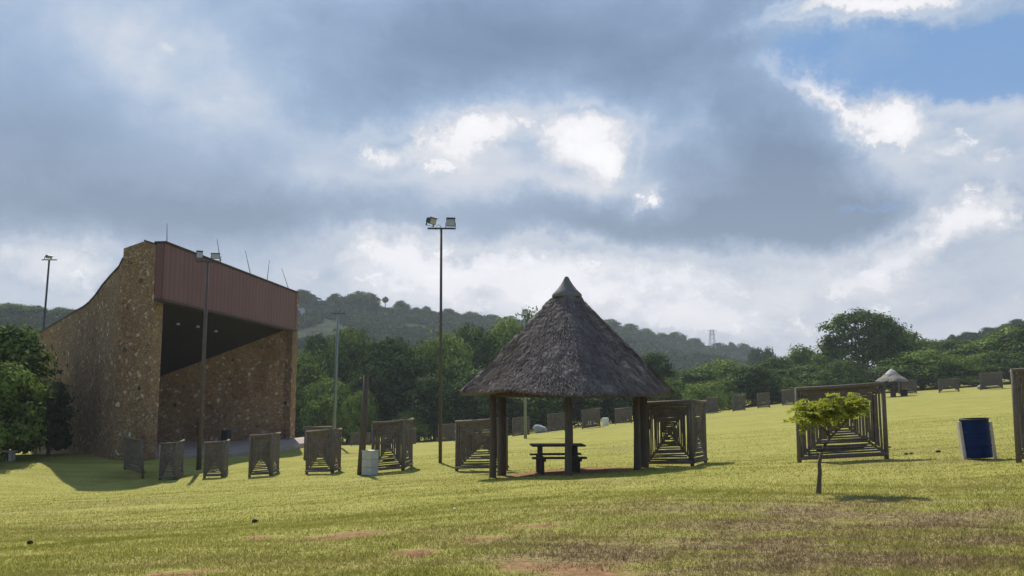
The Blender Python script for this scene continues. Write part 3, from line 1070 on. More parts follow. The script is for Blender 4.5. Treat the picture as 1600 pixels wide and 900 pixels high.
# the tallest tree with open branching crown
d = ray(1350, 600); bx = d.x / d.y * 150; bz = gz(bx, 150)
H_ = P(1350, 490, 150).z - bz
lob = [(-4.5, 0, H_ * .80, 2.3, 2.2, 1.5), (-2.2, 1, H_ * .90, 1.7, 2, 1.2), (0.5, 0, H_ * .93, 2.4, 2.2, 1.4), (2.6, -1, H_ * .88, 2.3, 2.2, 1.5), (4.6, 0, H_ * .76, 2.2, 2.2, 1.5),
       (-5.6, 0, H_ * .62, 1.7, 1.8, 1.2), (6.2, 0, H_ * .62, 2.0, 2, 1.4), (3.2, 1, H_ * .62, 2.6, 2.4, 1.7), (0.2, 0, H_ * .74, 2.2, 2, 1.5), (-3.4, -1, H_ * .52, 2.4, 2, 1.2),
       (5.5, 0, H_ * .44, 2.6, 2.2, 1.6), (1, 0, H_ * .45, 2.6, 2.2, 1.5), (-6.4, 0, H_ * .40, 2.0, 2, 1.5), (-1.5, 0, H_ * .34, 2.6, 2.2, 1.5),
       (-5.2, 1, H_ * .50, 2.2, 2, 1.6), (3.6, -1, H_ * .74, 2.4, 2.2, 1.6), (-3.0, 0, H_ * .70, 2.0, 2.2, 1.3), (7.2, 0, H_ * .48, 2.0, 2, 1.6), (0, -1, H_ * .58, 2.0, 2, 1.3)]
e = empty('tree', (bx, 150, bz - .1), 'tallest tree on the right with open branching crown and sky showing through', 'tree', 'trees of the wood round the field')
link_mesh('crown', crown_mesh('crown_tall', lob, 13000, .40, 77), M['leaf_mid'], e)
tb = trunk_mb(H_, .3, lob, 77)
me = bpy.data.meshes.new('trunk'); me.from_pydata([tuple(v) for v in tb.v], [], tb.f)
link_mesh('trunk', me, M['bark'], e)

# near shrubs by the left edge (fine leaves)
def near_shrub(px, top, D, wpx, seed, mat, label, n=16000, leaf=.13, nl=13):
    d = ray(px, 600); x = d.x / d.y * D; z = gz(x, D)
    H = P(px, top, D).z - z
    e = empty('bush', (x, D, z - .05), label, 'bush', 'shrubs left of the stage')
    lb = make_lobes(H, wpx * D / F / 2, nl, seed, .2, 'round')
    lb += make_lobes(H * .55, wpx * D / F / 2.2, 6, seed + 1, .2, 'round')
    link_mesh('crown', crown_mesh('crown', lb, n, leaf, seed), M[mat], e)
    tb = trunk_mb(H, .09, lb[:10], seed)
    me = bpy.data.meshes.new('trunk'); me.from_pydata([tuple(v) for v in tb.v], [], tb.f)
    link_mesh('trunk', me, M['bark'], e)


near_shrub(18, 556, 43, 105, 21, 'leaf_mid', 'rounded green shrub at the left edge, lit on top', 22000, .16)
near_shrub(-25, 640, 40, 70, 22, 'leaf_bright', 'bright sunlit shrub cut by the left edge', 9000, .12)
near_shrub(82, 580, 46, 66, 23, 'leaf_shade', 'dark shrub growing against the stage side wall', 9000, .15)
near_shrub(12, 507, 47, 140, 24, 'leaf_mid', 'taller green shrub behind the rounded one at the left edge', 16000, .22)
near_shrub(-110, 440, 45, 150, 25, 'leaf_mid', 'shrub beyond the left edge', 12000, .2)

# ridge trees on the hill
ridge = [(468, 452, 30, 'dark_a', 'round tree left of the hilltop house'), (483, 462, 26, 'dark_b', 'small tree touching the hilltop house'),
         (522, 458, 24, 'dark_a', 'pointed tree on the ridge right of the hilltop house'), (547, 460, 28, 'dark_b', 'ridge tree at the left end of the big ridge clump'),
         (560, 455, 34, 'round_b', 'tallest tree of the big ridge clump'), (575, 457, 28, 'dark_a', 'ridge tree at the right end of the big ridge clump'),
         (590, 478, 26, 'round_a', 'low tree beside the ridge palm'), (625, 469, 24, 'dark_a', 'single round tree on the ridge right of the palm'),
         (608, 480, 26, 'round_b', 'low ridge bush between palm and round tree'), (648, 481, 18, 'dark_b', 'first small ridge tree left of the tall floodlight pole'),
         (664, 478, 18, 'dark_a', 'second small ridge tree left of the tall floodlight pole'), (700, 483, 28, 'dark_b', 'ridge bush just right of the tall floodlight pole'),
         (735, 487, 30, 'round_b', 'broad low ridge tree above the wood'), (768, 491, 26, 'dark_a', 'ridge tree left of the thatched roof'), (795, 494, 24, 'dark_b', 'ridge tree meeting the thatched roof'),
         (955, 498, 26, 'dark_a', 'ridge tree just right of the thatched roof'), (985, 506, 26, 'dark_b', 'second ridge tree right of the thatched roof'),
         (1010, 513, 26, 'round_b', 'ridge tree on the falling slope before the round crown'), (1058, 518, 28, 'dark_a', 'dark round crown on the ridge left of the pylon'),
         (1085, 529, 30, 'dark_b', 'low ridge tree left of the pylon foot'), (1125, 535, 28, 'dark_a', 'ridge tree right of the pylon foot'), (1145, 535, 12, 'dark_b', 'thin spiky tree on the ridge'),
         (1162, 536, 28, 'dark_a', 'round ridge tree right of the thin spiky one'), (1035, 520, 26, 'round_a', 'ridge tree before the dark round crown'),
         (835, 500, 26, 'dark_a', 'ridge tree behind the roof')]
for (px, top, w, k, lb) in ridge:
    D = 430 + (px - 400) * 0.35 - 4
    b = hill_point(HA, px, 0.985)
    tree_px(px, top, b.y, w * 1.15, k, lb, 'tree', 'trees on the hill ridge', 'tree', base=b.z - 5)
tree_px(1195, 541, 330, 34, 'flat_a', 'flat topped acacia at the right end of the long hill', 'tree', 'trees on the hill ridge', 'tree', base=0)
tree_px(1180, 549, 330, 22, 'flat_a', 'smaller flat topped acacia left of the larger one', 'tree', 'trees on the hill ridge', 'tree', base=0)
for (px, top, w, k, lb) in [(10, 474, 60, 'round_b', 'tree on the left hill top at the picture edge'), (45, 478, 50, 'round_a', 'tree on the left hill left of the lamp pole'),
                            (88, 480, 36, 'round_b', 'tree on the left hill right of the lamp pole'), (108, 483, 30, 'dark_a', 'last tree on the left hill above the stone wall')]:
    b = hill_point(HB, px, .985)
    tree_px(px, top, b.y, w, k, lb, 'tree', 'trees on the left hill', 'tree', base=b.z - 2)
for (px, top, w, k, lb) in [(1492, 522, 14, 'dark_a', 'small pointed tree where the right hill begins'), (1520, 519, 34, 'dark_b', 'low tree on the right hill ridge'), (1555, 511, 30, 'flat_a', 'pale tree on the right hill ridge'),
                            (1596, 498, 26, 'dark_a', 'tree on the right hill at the picture edge'), (1580, 506, 30, 'dark_b', 'ridge tree near the right edge')]:
    b = hill_point(HC, px, .985)
    tree_px(px, top, b.y, w, k, lb, 'tree', 'trees on the right hill', 'tree', base=b.z - 2)

# palm on the ridge
b = hill_point(HA, 597, .99)
e = empty('palm_tree', b, 'lone fan palm standing on the hill ridge', 'palm')
zt = P(597, 470, b.y).z - b.z
mb = MB(); mb.tube([b, b + Vector((.1, 0, zt * .5)), b + Vector((0, 0, zt))], [.35, .25, .22], 7); mb.build('trunk', M['bark'], e)
r_ = np.random.default_rng(4)
dd = r_.normal(size=(220, 3)); dd /= np.linalg.norm(dd, axis=1)[:, None]
link_mesh('crown', np_mesh('palm', leaf_quads(np.array([0, 0, zt + .6]) + dd * np.array([1.9, 1.9, 1.7]) * r_.uniform(.4, 1, (220, 1)), dd, 1.0, r_, .2), None, 4), M['leaf_dark'], e)

# house on the ridge
b = hill_point(HA, 480, .97)
c0 = Vector((P(500, 480, b.y).x, b.y, P(500, 478, b.y).z))
sc_ = b.y / F
e = empty('house', (P(480, 480, b.y).x, b.y, b.z), 'small flat roofed house on the hilltop beside trees', 'house')
cx = P(478, 480, b.y).x
def pz(y): return P(480, y, b.y).z
mb = MB(); mb.box((cx, b.y, (pz(471) + pz(486)) / 2), (26 * sc_, 6, (pz(471) - pz(486)))); mb.build('wall', M['house_roof'], e)
mb = MB(); mb.box((P(486, 480, b.y).x, b.y, pz(466)), (11 * sc_, 5, 3.6)); mb.build('upper_storey', M['house_roof'], e)
mb = MB(); mb.box((P(499, 480, b.y).x, b.y, pz(472)), (18 * sc_, 5, 0.6)); mb.build('roof', M['house_roof'], e)
b2 = hill_point(HA, 462, .86)
e = empty('house', b2, 'pale walled house half hidden at the right corner of the stage roof', 'house')
mb = MB(); mb.box(b2 + Vector((0, 0, 2.2)), (7, 5, 5)); mb.build('wall', M['house'], e)
mb = MB(); mb.box(b2 + Vector((0, 0, 4.95)), (7.6, 5.6, .5)); mb.build('roof', M['house_roof'], e)
for q in (-1.8, 1.6):
    mb = MB(); mb.box(b2 + Vector((q, -2.52, 2.6)), (1.4, .1, 1.4)); mb.build('window', M['dark'], e)

# pylon
b = hill_point(HA, 1109, .99)
e = empty('pylon', b, 'grey lattice electricity pylon standing on the hill ridge', 'pylon')
zt = P(1109, 515, b.y).z
sc_ = b.y / F
mb = MB()
zb = b.z - 1
hw0, hw1 = 5.5 * sc_, 2.2 * sc_
lev = 6
zs = [zb + (zt - zb) * i / lev for i in range(lev + 1)]
for sx in (-1, 1):
    for sy in (-1, 1):
        mb.tube([b + Vector((sx * hw0, sy * hw0, zs[0] - b.z)), b + Vector((sx * hw1, sy * hw1, zs[-1] - b.z))], .14, 4)
for i in range(lev):
    w0 = hw0 + (hw1 - hw0) * i / lev; w1 = hw0 + (hw1 - hw0) * (i + 1) / lev
    for sy in (-1, 1):
        for s in (-1, 1):
            mb.tube([b + Vector((s * w0, sy * w0, zs[i] - b.z)), b + Vector((-s * w1, sy * w1, zs[i + 1] - b.z))], .09, 4)
            mb.tube([b + Vector((sy * w0, s * w0, zs[i] - b.z)), b + Vector((sy * w1, -s * w1, zs[i + 1] - b.z))], .09, 4)
mb.build('mast', M['steel_pale'], e)
for (yy_, hw_) in ((517, 8), (522, 7)):
    mb = MB(); z_ = P(1109, yy_, b.y).z
    mb.tube([(b.x - hw_ * sc_, b.y, z_), (b.x + hw_ * sc_, b.y, z_)], .14, 4)
    mb.tube([(b.x - hw_ * sc_, b.y, z_), (b.x, b.y, z_ + 1.0)], .1, 4)
    mb.tube([(b.x + hw_ * sc_, b.y, z_), (b.x, b.y, z_ + 1.0)], .1, 4)
    mb.build('crossarm', M['steel_pale'], e)
for (yy_, s) in ((518, 8), (523, 7)):
    mb = MB(); z_ = P(1109, yy_, b.y).z
    A_ = Vector((b.x + s * sc_, b.y, z_)); B_ = P(1420, 545, b.y)
    B_.y = b.y + 120
    mb.tube([A_.lerp(B_, t_) - Vector((0, 0, 8 * 4 * t_ * (1 - t_) * .5)) for t_ in np.linspace(0, 1, 12)], .05, 4)
    mb.build('power_line', M['steel_pale'], e)

# ------------------------------------------------------------------ stage building
DN, DF = 44.0, 60.0
A = P(228, 717, DN); B = P(442, 697, DF)
zf = -2.9                                   # wall feet run below the turf
tvec = Vector((B.x - A.x, B.y - A.y, 0)).normalized()
nvec = Vector((tvec.y, -tvec.x, 0))         # towards the audience
bvec = -nvec
UP = Vector((0, 0, 1))


def on_wall(px, py, o, dirh):
    """point where the sight line px,py meets the vertical plane through o along dirh"""
    n = Vector((-dirh.y, dirh.x, 0))
    d = ray(px, py)
    c = Vector((0, 0, CAMZ))
    t = (Vector(o) - c).dot(n) / d.dot(n)
    return c + d * t


stage = empty('stage_building', (A.x - 5, A.y + 8, gz(A.x - 5, A.y + 8)), 'brown stone open air stage building with maroon sheet fascia', 'building')
bdir = (bvec * 1.0 + tvec * 0.0).normalized()
A1 = on_wall(176, 715, A, bdir); A1.z = 0
A0 = Vector((A.x, A.y, 0))
# near pier: peaked top
pk = on_wall(225, 377, A, bdir); lf = on_wall(199, 388, A, bdir); rt_ = on_wall(246, 383, A, bdir)
poly = [Vector((A0.x, A0.y, zf)), Vector((A0.x, A0.y, rt_.z)), pk, Vector((A1.x, A1.y, lf.z)), Vector((A1.x, A1.y, zf))]
MB().prism(poly, tvec * 0.9).build('pier', M['stone'], stage)
MB().prism([poly[1] + UP * .003, poly[2] + UP * .003, poly[2] + UP * .09, poly[1] + UP * .09], tvec * .95).build('coping', M['coping'], stage)
# sloping side wall, running away to the left
C1 = on_wall(60, 712, P(60, 712, 54), Vector((1, 0, 0))); C1 = Vector((P(60, 712, 54).x, 54, 0))
wdir = (C1 - A1).normalized()
tops = [(196, 404), (186, 418), (172, 433), (160, 447), (148, 464), (139, 474), (130, 481), (115, 489), (95, 501), (78, 511), (62, 521)]
tp = [on_wall(x, y, A1, wdir) for x, y in tops]
st_ = A1 + wdir * 0.02
tp[0] = Vector((st_.x, st_.y, tp[0].z))
L_end = tp[-1]
poly = [Vector((st_.x, st_.y, zf))] + tp + [Vector((L_end.x, L_end.y, zf))]
thick = Vector((-wdir.y, wdir.x, 0))
if thick.dot(tvec) < 0: thick = -thick
MB().prism(poly, thick * 0.6).build('side_wall', M['stone'], stage)
cp = MB()
for i in range(len(tp) - 1):
    a_, b_ = tp[i], tp[i + 1]
    cp.prism([a_ + UP * .003 - thick * .04, b_ + UP * .003 - thick * .04, b_ + UP * .10 - thick * .04, a_ + UP * .10 - thick * .04], thick * .68)
cp.build('coping', M['coping'], stage)
# far wall: inner face seen through the opening (mirror direction)
wl = wdir
cb, ct = wl.dot(bvec), wl.dot(tvec)
rdir = (bvec * cb - tvec * abs(ct)).normalized()
B0 = Vector((B.x, B.y, 0))
rlen = 13.0
ceilF = P(446, 515, DF).z
# roof underside heights along the far wall
ptb = on_wall(232, 595, B0, rdir)
sB = (Vector((ptb.x, ptb.y, 0)) - B0).length
slope = (ceilF - ptb.z) / sB
Rb = B0 + rdir * rlen
zb_ = ceilF - slope * rlen
farout = tvec
MB().prism([Vector((B0.x, B0.y, zf)), Vector((B0.x, B0.y, ceilF + 1.5)), Vector((Rb.x, Rb.y, max(zb_, 1) + 1.5)), Vector((Rb.x, Rb.y, zf))], farout * .6).build('side_wall', M['stone'], stage)
# far pier (end face towards audience)
ftop = P(459, 459, DF).z
p0 = B0 + nvec * .02
MB().prism([Vector((p0.x, p0.y, zf)), Vector((p0.x, p0.y, ftop + .05)), Vector((p0.x, p0.y, ftop + .05)) + tvec * .85, Vector((p0.x, p0.y, zf)) + tvec * .85], nvec * 0.45).build('pier', M['stone'], stage)
# back wall
L0 = Vector((L_end.x, L_end.y, 0)) + thick * .6
MB().prism([Vector((L0.x, L0.y, zf)), Vector((Rb.x, Rb.y, zf)), Vector((Rb.x, Rb.y, 3.0)), Vector((L0.x, L0.y, 3.0))], bvec * .5).build('back_wall', M['stone'], stage)
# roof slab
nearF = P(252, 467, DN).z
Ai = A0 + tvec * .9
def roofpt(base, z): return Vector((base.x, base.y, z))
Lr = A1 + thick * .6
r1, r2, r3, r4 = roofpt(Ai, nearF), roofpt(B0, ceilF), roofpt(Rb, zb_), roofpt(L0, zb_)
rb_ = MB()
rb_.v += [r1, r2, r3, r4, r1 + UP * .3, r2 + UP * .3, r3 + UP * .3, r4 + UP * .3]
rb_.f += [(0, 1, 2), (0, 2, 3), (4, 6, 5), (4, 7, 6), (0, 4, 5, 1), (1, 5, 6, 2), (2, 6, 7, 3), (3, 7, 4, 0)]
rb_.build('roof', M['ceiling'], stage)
# fascia with corrugations
fN_top, fN_bot = P(261, 380, DN).z, P(254, 467, DN).z
fF_top, fF_bot = P(457, 457, DF).z, P(448, 515, DF).z
Lf = (B0 - A0).length + .55
fs = MB()
nr = 150
prev = None
front = []
for i in range(nr + 1):
    s = i / nr
    ph = i % 4
    off = .47 + (.0 if ph in (0, 1) else .013)
    base = A0 + tvec * (Lf * s) + nvec * off
    zt_ = fN_top + (fF_top - fN_top) * s
    zb2 = fN_bot + (fF_bot - fN_bot) * s
    fs.v += [roofpt(base, zb2), roofpt(base, zt_)]
for i in range(nr):
    fs.f.append((2 * i, 2 * i + 2, 2 * i + 3, 2 * i + 1))
fs.build('fascia', M['fascia'], stage, fix=False)
# fascia box behind the sheet: return faces, soffit and capping
def quadbox(o0, o1, zt0, zt1, zb0, zb1, s0, s1, name, mat):
    q = MB()
    for s, zt_, zb2 in ((s0, zt0, zb0), (s1, zt1, zb1)):
        for o in (o0, o1):
            base = A0 + tvec * s + nvec * o
            q.v += [roofpt(base, zb2), roofpt(base, zt_)]
    q.f += [(0, 1, 3, 2), (4, 6, 7, 5), (0, 4, 5, 1), (2, 3, 7, 6), (1, 5, 7, 3), (0, 2, 6, 4)]
    q.build(name, mat, stage)
quadbox(.03, .44, fN_top - .01, fF_top - .01, fN_bot + .02, fF_bot + .02, 0.002, Lf, 'fascia_return', M['fascia'])
quadbox(-.1, .56, fN_top + .10, fF_top + .10, fN_top + .02, fF_top + .02, -.03, Lf + .03, 'capping', M['coping'])
quadbox(.02, .55, fN_bot + .0, fF_bot + .0, fN_bot - .12, fF_bot - .12, 0.0, Lf, 'bottom_rail', M['coping'])
# lights under the roof
for (px, py, s) in ((278, 507, 6.5), (309, 511, 9.5), (337, 518, 12.0)):
    base = A0 + tvec * s + bvec * 1.2
    q = on_wall(px, py, base, tvec)
    MB().lathe(q, [(.0, .10), (.07, .09), (.11, .0), (.10, -.03), (0, -.03)], 14).build('ceiling_light', M['steel_pale'], stage, True)
# lightning rods
for (x0, y0, x1, y1) in ((261, 378, 261, 349), (345, 404, 339, 373), (393, 427, 383, 391), (417, 434, 421, 406), (453, 450, 440, 419)):
    q0 = on_wall(x0, y0 + 2, A0, tvec); q1 = on_wall(x1, y1, A0, tvec)
    MB().tube([q0 - UP * .25, q1], [.028, .012], 5).build('lightning_rod', M['steel_dark'], stage)
# platform
zp = P(252, 713, 45).z
F1 = P(252, 716, 45); F2 = P(362, 712, 46.8); F3 = P(484, 694.5, 56.8)
poly = [F1, F2, F3, B0 + tvec * 3.2 + nvec * .2, B0 + tvec * .9, B0 + rdir * 12.5, L0, A0 + bvec * 1.3]
poly = [Vector((p.x, p.y, zp - .6)) for p in poly]
MB().prism(poly, UP * .6).build('stage_platform', M['stage'], stage)
# doorway and service boxes on the far inner wall
inn = -Vector((-rdir.y, rdir.x, 0)); 
if inn.dot(tvec) > 0: inn = -inn
def wall_box(x0, x1, y0, y1, name, mat, th=.12):
    a_ = on_wall(x0, y1, B0, rdir); b_ = on_wall(x1, y1, B0, rdir); t_ = on_wall(x0, y0, B0, rdir)
    a2 = Vector((a_.x, a_.y, max(a_.z, zp + .01)))
    b2_ = Vector((b_.x, b_.y, a2.z))
    MB().prism([a2, b2_, Vector((b2_.x, b2_.y, t_.z)), Vector((a2.x, a2.y, t_.z))], inn * th).build(name, mat, stage)
wall_box(230, 240, 655, 698, 'door', M['dark'])
wall_box(308, 313, 660, 680, 'service_box', M['dark'])
wall_box(346, 351, 672, 690, 'service_box', M['dark'])
wall_box(353, 360, 672, 688, 'service_box', M['steel_dark'])

# white pipe rail
fr = empty('pipe_rail', P(250, 715, 44.0), 'white bent pipe rail behind the second small screen', 'rail')
q0, q1, q2 = P(251, 716, 44.4), P(251, 693.5, 44.4), P(268, 693.5, 44.8)
q3 = Vector((q2.x, q2.y, q0.z))
MB().tube([q0 - UP * .3, q1], .05, 8).build('post', M['white'], fr)
MB().tube([q1, q2], .05, 8).build('rail', M['white'], fr)
MB().tube([q2, q3 - UP * .3], .05, 8).build('post', M['white'], fr)


# ------------------------------------------------------------------ pole screens
def fill_panel(root, A_, B_, z0, z1, h, gap_v, gap_h, braces=True, sr=.027, open_bottom=False):
    """square of nested poles: upright poles at the sides, level poles above and below, meeting on the diagonals"""
    A_, B_ = Vector(A_), Vector(B_)
    w = (B_ - A_).length
    u = (B_ - A_).normalized()
    nrm = Vector((-u.y, u.x, 0)).normalized()
    pf = MB()
    clear = 0.10
    rv, rh = (gap_v * .45, gap_h * .47) if sr > .0305 and sr < .04 else (gap_v * .54, gap_h * .42)
    def zb_at(s): return z0 + (z1 - z0) * s + clear
    def pt(s, k):       # s across 0..1, k up 0..1
        p = A_ + u * (w * s)
        p.z = zb_at(s) + (h - clear) * k
        return p
    nv = max(3, int(w / 2 / gap_v))
    for side in (0, 1):
        for i in range(nv):
            t_ = (i + .6) / nv * .5
            s = t_ if side == 0 else 1 - t_
            k0, k1 = t_ * .96, 1 - t_ * .96
            if k1 - k0 < .03: continue
            j = nrm * random.uniform(-.01, .01)
            k0 = max(0, k0 + random.uniform(-.05, .04)); k1 = min(1, k1 + random.uniform(-.04, .05))
            s += random.uniform(-.1, .1) * gap_v / w
            pf.stick(pt(s, k0) + j, pt(s + random.uniform(-.012, .012) / w, k1) + j, rv * random.uniform(.86, 1.12), 6, .011)
    nh = max(4, int((h - clear) / 2 / gap_h))
    for side in (0, 1):
        if open_bottom and side == 0:
            continue
        for i in range(nh):
            t_ = (i + .7) / nh * .5
            k = t_ if side == 0 else 1 - t_
            s0, s1 = t_ * .96, 1 - t_ * .96
            if s1 - s0 < .03: continue
            s0 = max(0, s0 + random.uniform(-.06, .03)); s1 = min(1, s1 + random.uniform(-.03, .06))
            k += random.uniform(-.1, .1) * gap_h / h
            if side == 1: k = min(k, .985)
            pf.stick(pt(s0, k), pt(s1, k + random.uniform(-.008, .008)), rh * (1.3 if side == 1 else 1) * random.uniform(.86, 1.12), 6, .011)
    for _ in range(int(nv * 1.5)):
        side = random.random() < .5
        t_ = random.uniform(.03, .46)
        s = t_ if side else 1 - t_
        k0, k1 = t_, 1 - t_
        a_ = random.uniform(k0, k0 + (k1 - k0) * .6); b_ = random.uniform(a_, k1)
        if random.random() < .6: b_ = k1
        if b_ - a_ > .06:
            pf.stick(pt(s, a_) + nrm * .05, pt(s, b_) + nrm * .05, rv * .8, 5, .01)
    for _ in range(int(nh * 1.6)):
        t_ = random.uniform(.03, .46)
        k = t_ if random.random() < (.4 if not open_bottom else 0) else 1 - t_
        a_ = random.uniform(t_, .6); b_ = random.uniform(a_, 1 - t_)
        if b_ - a_ > .06:
            pf.stick(pt(a_, k) + nrm * .05, pt(b_, min(k, .98)) + nrm * .05, rh * .8, 5, .01)
    pf.build('pole_infill', M['stick'], root)
    for (a_, b_) in (((0.01, 0), (0.01, 1)), ((.99, 0), (.99, 1))):
        p0, p1 = pt(*a_), pt(*b_)
        p0.z -= clear + .15; p1.z += .04
        MB().tube([p0, p0.lerp(p1, .5) + nrm * random.uniform(-.01, .01), p1], [.056, .052, .048], 9).build('post', M['pole_wood'], root, True)
    off = nrm * -.045
    MB().tube([pt(0, 1) + off, pt(.5, 1) + off - UP * random.uniform(0, .02), pt(1, 1) + off], [.045, .048, .044], 9).build('top_rail', M['pole_wood'], root, True)
    MB().tube([pt(0, 0.01) + off, pt(1, .01) + off], [.042, .045], 9).build('bottom_rail', M['pole_wood'], root, True)
    if braces:
        for a_, b_ in (((0, 0), (1, 1)), ((1, 0), (0, 1))):
            o2 = nrm * .05 if a_[0] == 0 else nrm * .085
            MB().tube([pt(*a_) + o2, pt(*b_) + o2], .030, 7).build('brace', M['pole_wood'], root, True)


def screen(lp, rp, D1, D2, top_l, label, gap_v=.075, gap_h=.075, wing=None, braces=True, sr=.027, group='pole screens dividing the picnic places', open_bottom=False, foot_l=None):
    d1, d2 = ray(lp, 700), ray(rp, 700)
    a = Vector((d1.x / d1.y * D1, D1, 0)); b = Vector((d2.x / d2.y * D2, D2, 0))
    a.z, b.z = gz(a.x, a.y), gz(b.x, b.y)
    h = P(lp, top_l, D1).z - a.z
    root = empty('pole_screen', a, label, 'screen', group)
    fill_panel(root, (a.x, a.y, 0), (b.x, b.y, 0), a.z, b.z, h, gap_v, gap_h, braces, sr, open_bottom)
    if wing:
        pxw, Dw = wing
        dw = ray(pxw, 700)
        c = Vector((dw.x / dw.y * Dw, Dw, 0)); c.z = gz(c.x, c.y)
        fill_panel(root, (b.x, b.y + .08, 0), (c.x, c.y, 0), b.z, c.z, h, gap_v, gap_h, False, sr)
    return root


screen(1247, 1386, 21.5, 21.2, 608, 'largest pole screen, standing behind the leaning sapling', .066, .058, sr=.031)
screen(1589, 1740, 17.8, 17.6, 579, 'pole screen cut by the right picture edge beside the blue drum', .072, .064, sr=.034)
screen(1010, 1082, 24.7, 24.0, 630, 'pole screen touching the right posts of the thatched shelter', .052, .056, wing=(1102, 25.6), sr=.031)
screen(713, 792, 28.5, 27.2, 659, 'pole screen with slanting top rail left of the shelter posts', .064, .068, sr=.030)
screen(582, 630, 31.0, 31.0, 661, 'tallest screen of the left row, behind the concrete bin', .062, .068, sr=.030, wing=(643, 32.6))
screen(480, 520, 33.5, 32.4, 675, 'screen in front of the half hidden tilted one, left of the short post', .062, .068, sr=.030, wing=(531, 33.8))
screen(476, 516, 46.0, 50.0, 667, 'half hidden tilted screen behind the one left of the short post', .08, .08)
screen(391, 424, 35.0, 35.0, 681, 'small screen below the right end of the stage building', .060, .066, sr=.030, wing=(435, 37.2))
screen(321, 349, 37.0, 36.6, 692, 'small screen right of the brown pole with gap under it', .060, .066, sr=.030, wing=(356, 38.4))
screen(252, 276, 38.0, 37.4, 693, 'small screen in front of the white pipe rail', .060, .066, sr=.030, wing=(286, 39.4))
lean = screen(197, 225, 41.2, 38.6, 682, 'leaning screen in shade at the foot of the stone pier', .058, .062, sr=.030)
lean.rotation_euler = (0, R(-5), 0)
fargrp = 'far row of pole screens at the wood edge'
for (l, r__, top, D, Dr, lb, ob) in [
    (548, 578, 677, 92, 92, 'far screen behind the short wooden post', False),
    (624, 649, 670, 84, 86, 'far screen peeping out right of the tallest left row screen', False),
    (685, 710, 664, 80, 80, 'far screen behind the foot of the tall floodlight pole', False),
    (801, 827, 654, 90, 90, 'far screen crossed by the pale steel pole under the eave', False),
    (856, 883, 648, 92, 92, 'far screen just left of the middle shelter post', False),
    (910, 938, 641, 88, 90, 'far screen left of the white container', False),
    (962, 988, 639, 94, 92, 'far screen with slanting top right of the white container', False),
    (1101, 1123, 623, 102, 106, 'far screen beside the upper right corner of the shelter screen', False),
    (1147, 1166, 619, 100, 102, 'far screen with broken top on the rise', False),
    (1186, 1205, 615, 106, 106, 'far screen standing below the dark egg shaped tree', False),
    (1225, 1244, 610, 112, 110, 'far screen half hidden by the left post of the largest screen', False),
    (1409, 1437, 595, 112, 112, 'far screen next to the far thatched umbrella shelter', False),
    (1472, 1504, 593, 108, 110, 'far screen with open bottom on the right rise', True),
    (1538, 1573, 584, 106, 108, 'uppermost far screen near the right edge', False)]:
    screen(l, r__, D, Dr, top, lb, .115, .12, braces=not ob, sr=.064 if not ob else .05, group=fargrp, open_bottom=ob)

# ------------------------------------------------------------------ floodlight poles
def flood(root, p, yaw, tilt, w=.36, h=.28):
    rot = Matrix.Rotation(yaw, 3, 'Z') @ Matrix.Rotation(tilt, 3, 'X')
    def L(x, y, z): return Vector(p) + rot @ Vector((x, y, z))
    mb = MB()
    # tapered housing: front (facing -y) larger than the back
    fr_, bk = (w / 2, h / 2), (w * .33, h * .3)
    vs = [L(-fr_[0], -.1, -fr_[1]), L(fr_[0], -.1, -fr_[1]), L(fr_[0], -.1, fr_[1]), L(-fr_[0], -.1, fr_[1]),
          L(-bk[0], .13, -bk[1]), L(bk[0], .13, -bk[1]), L(bk[0], .13, bk[1]), L(-bk[0], .13, bk[1])]
    mb.v += vs
    mb.f += [(0, 1, 2, 3), (4, 7, 6, 5), (0, 4, 5, 1), (1, 5, 6, 2), (2, 6, 7, 3), (3, 7, 4, 0)]
    mb.box(L(0, -.13, h / 2 + .01), (w * 1.06, .1, .02), rot)
    hs = mb.build('floodlight', M['steel_dark'], root)
    MB().box(L(0, -.108, 0), (w * .86, .012, h * .82), rot).build('lens', M['lamp_glass'], hs)
    br = MB()
    for s in (-1, 1):
        br.box(L(s * (w / 2 + .02), 0, -.1), (.02, .05, .24), rot)
    br.box(L(0, 0, -h / 2 - .07), (w + .06, .05, .02), rot)
    br.build('bracket', M['steel_dark'], hs)


def lamp_pole(foot, top, D, r0, r1, mat, label, arm=1.0, heads=(), mat_arm='steel_dark', dome=False, D2=None):
    d = ray(*foot); x = d.x / d.y * D
    z = gz(x, D)
    tz = P(top[0], top[1], D)
    root = empty('lamp_pole', (x, D, z), label, 'lamp pole', 'floodlight poles on the field')
    t_ = Vector((tz.x * 1.0, D, tz.z))
    b_ = Vector((x, D, z - .3))
    MB().tube([b_, b_.lerp(t_, .5), t_], [r0, (r0 + r1) / 2, r1], 10).build('pole', M[mat], root, True)
    if arm:
        MB().box(t_, (arm, .07, .06)).build('crossarm', M[mat_arm], root)
    for (dx, dz, yaw, tilt, w, h) in heads:
        flood(root, t_ + Vector((dx, -.02, dz)), yaw, tilt, w, h)
    return root, t_


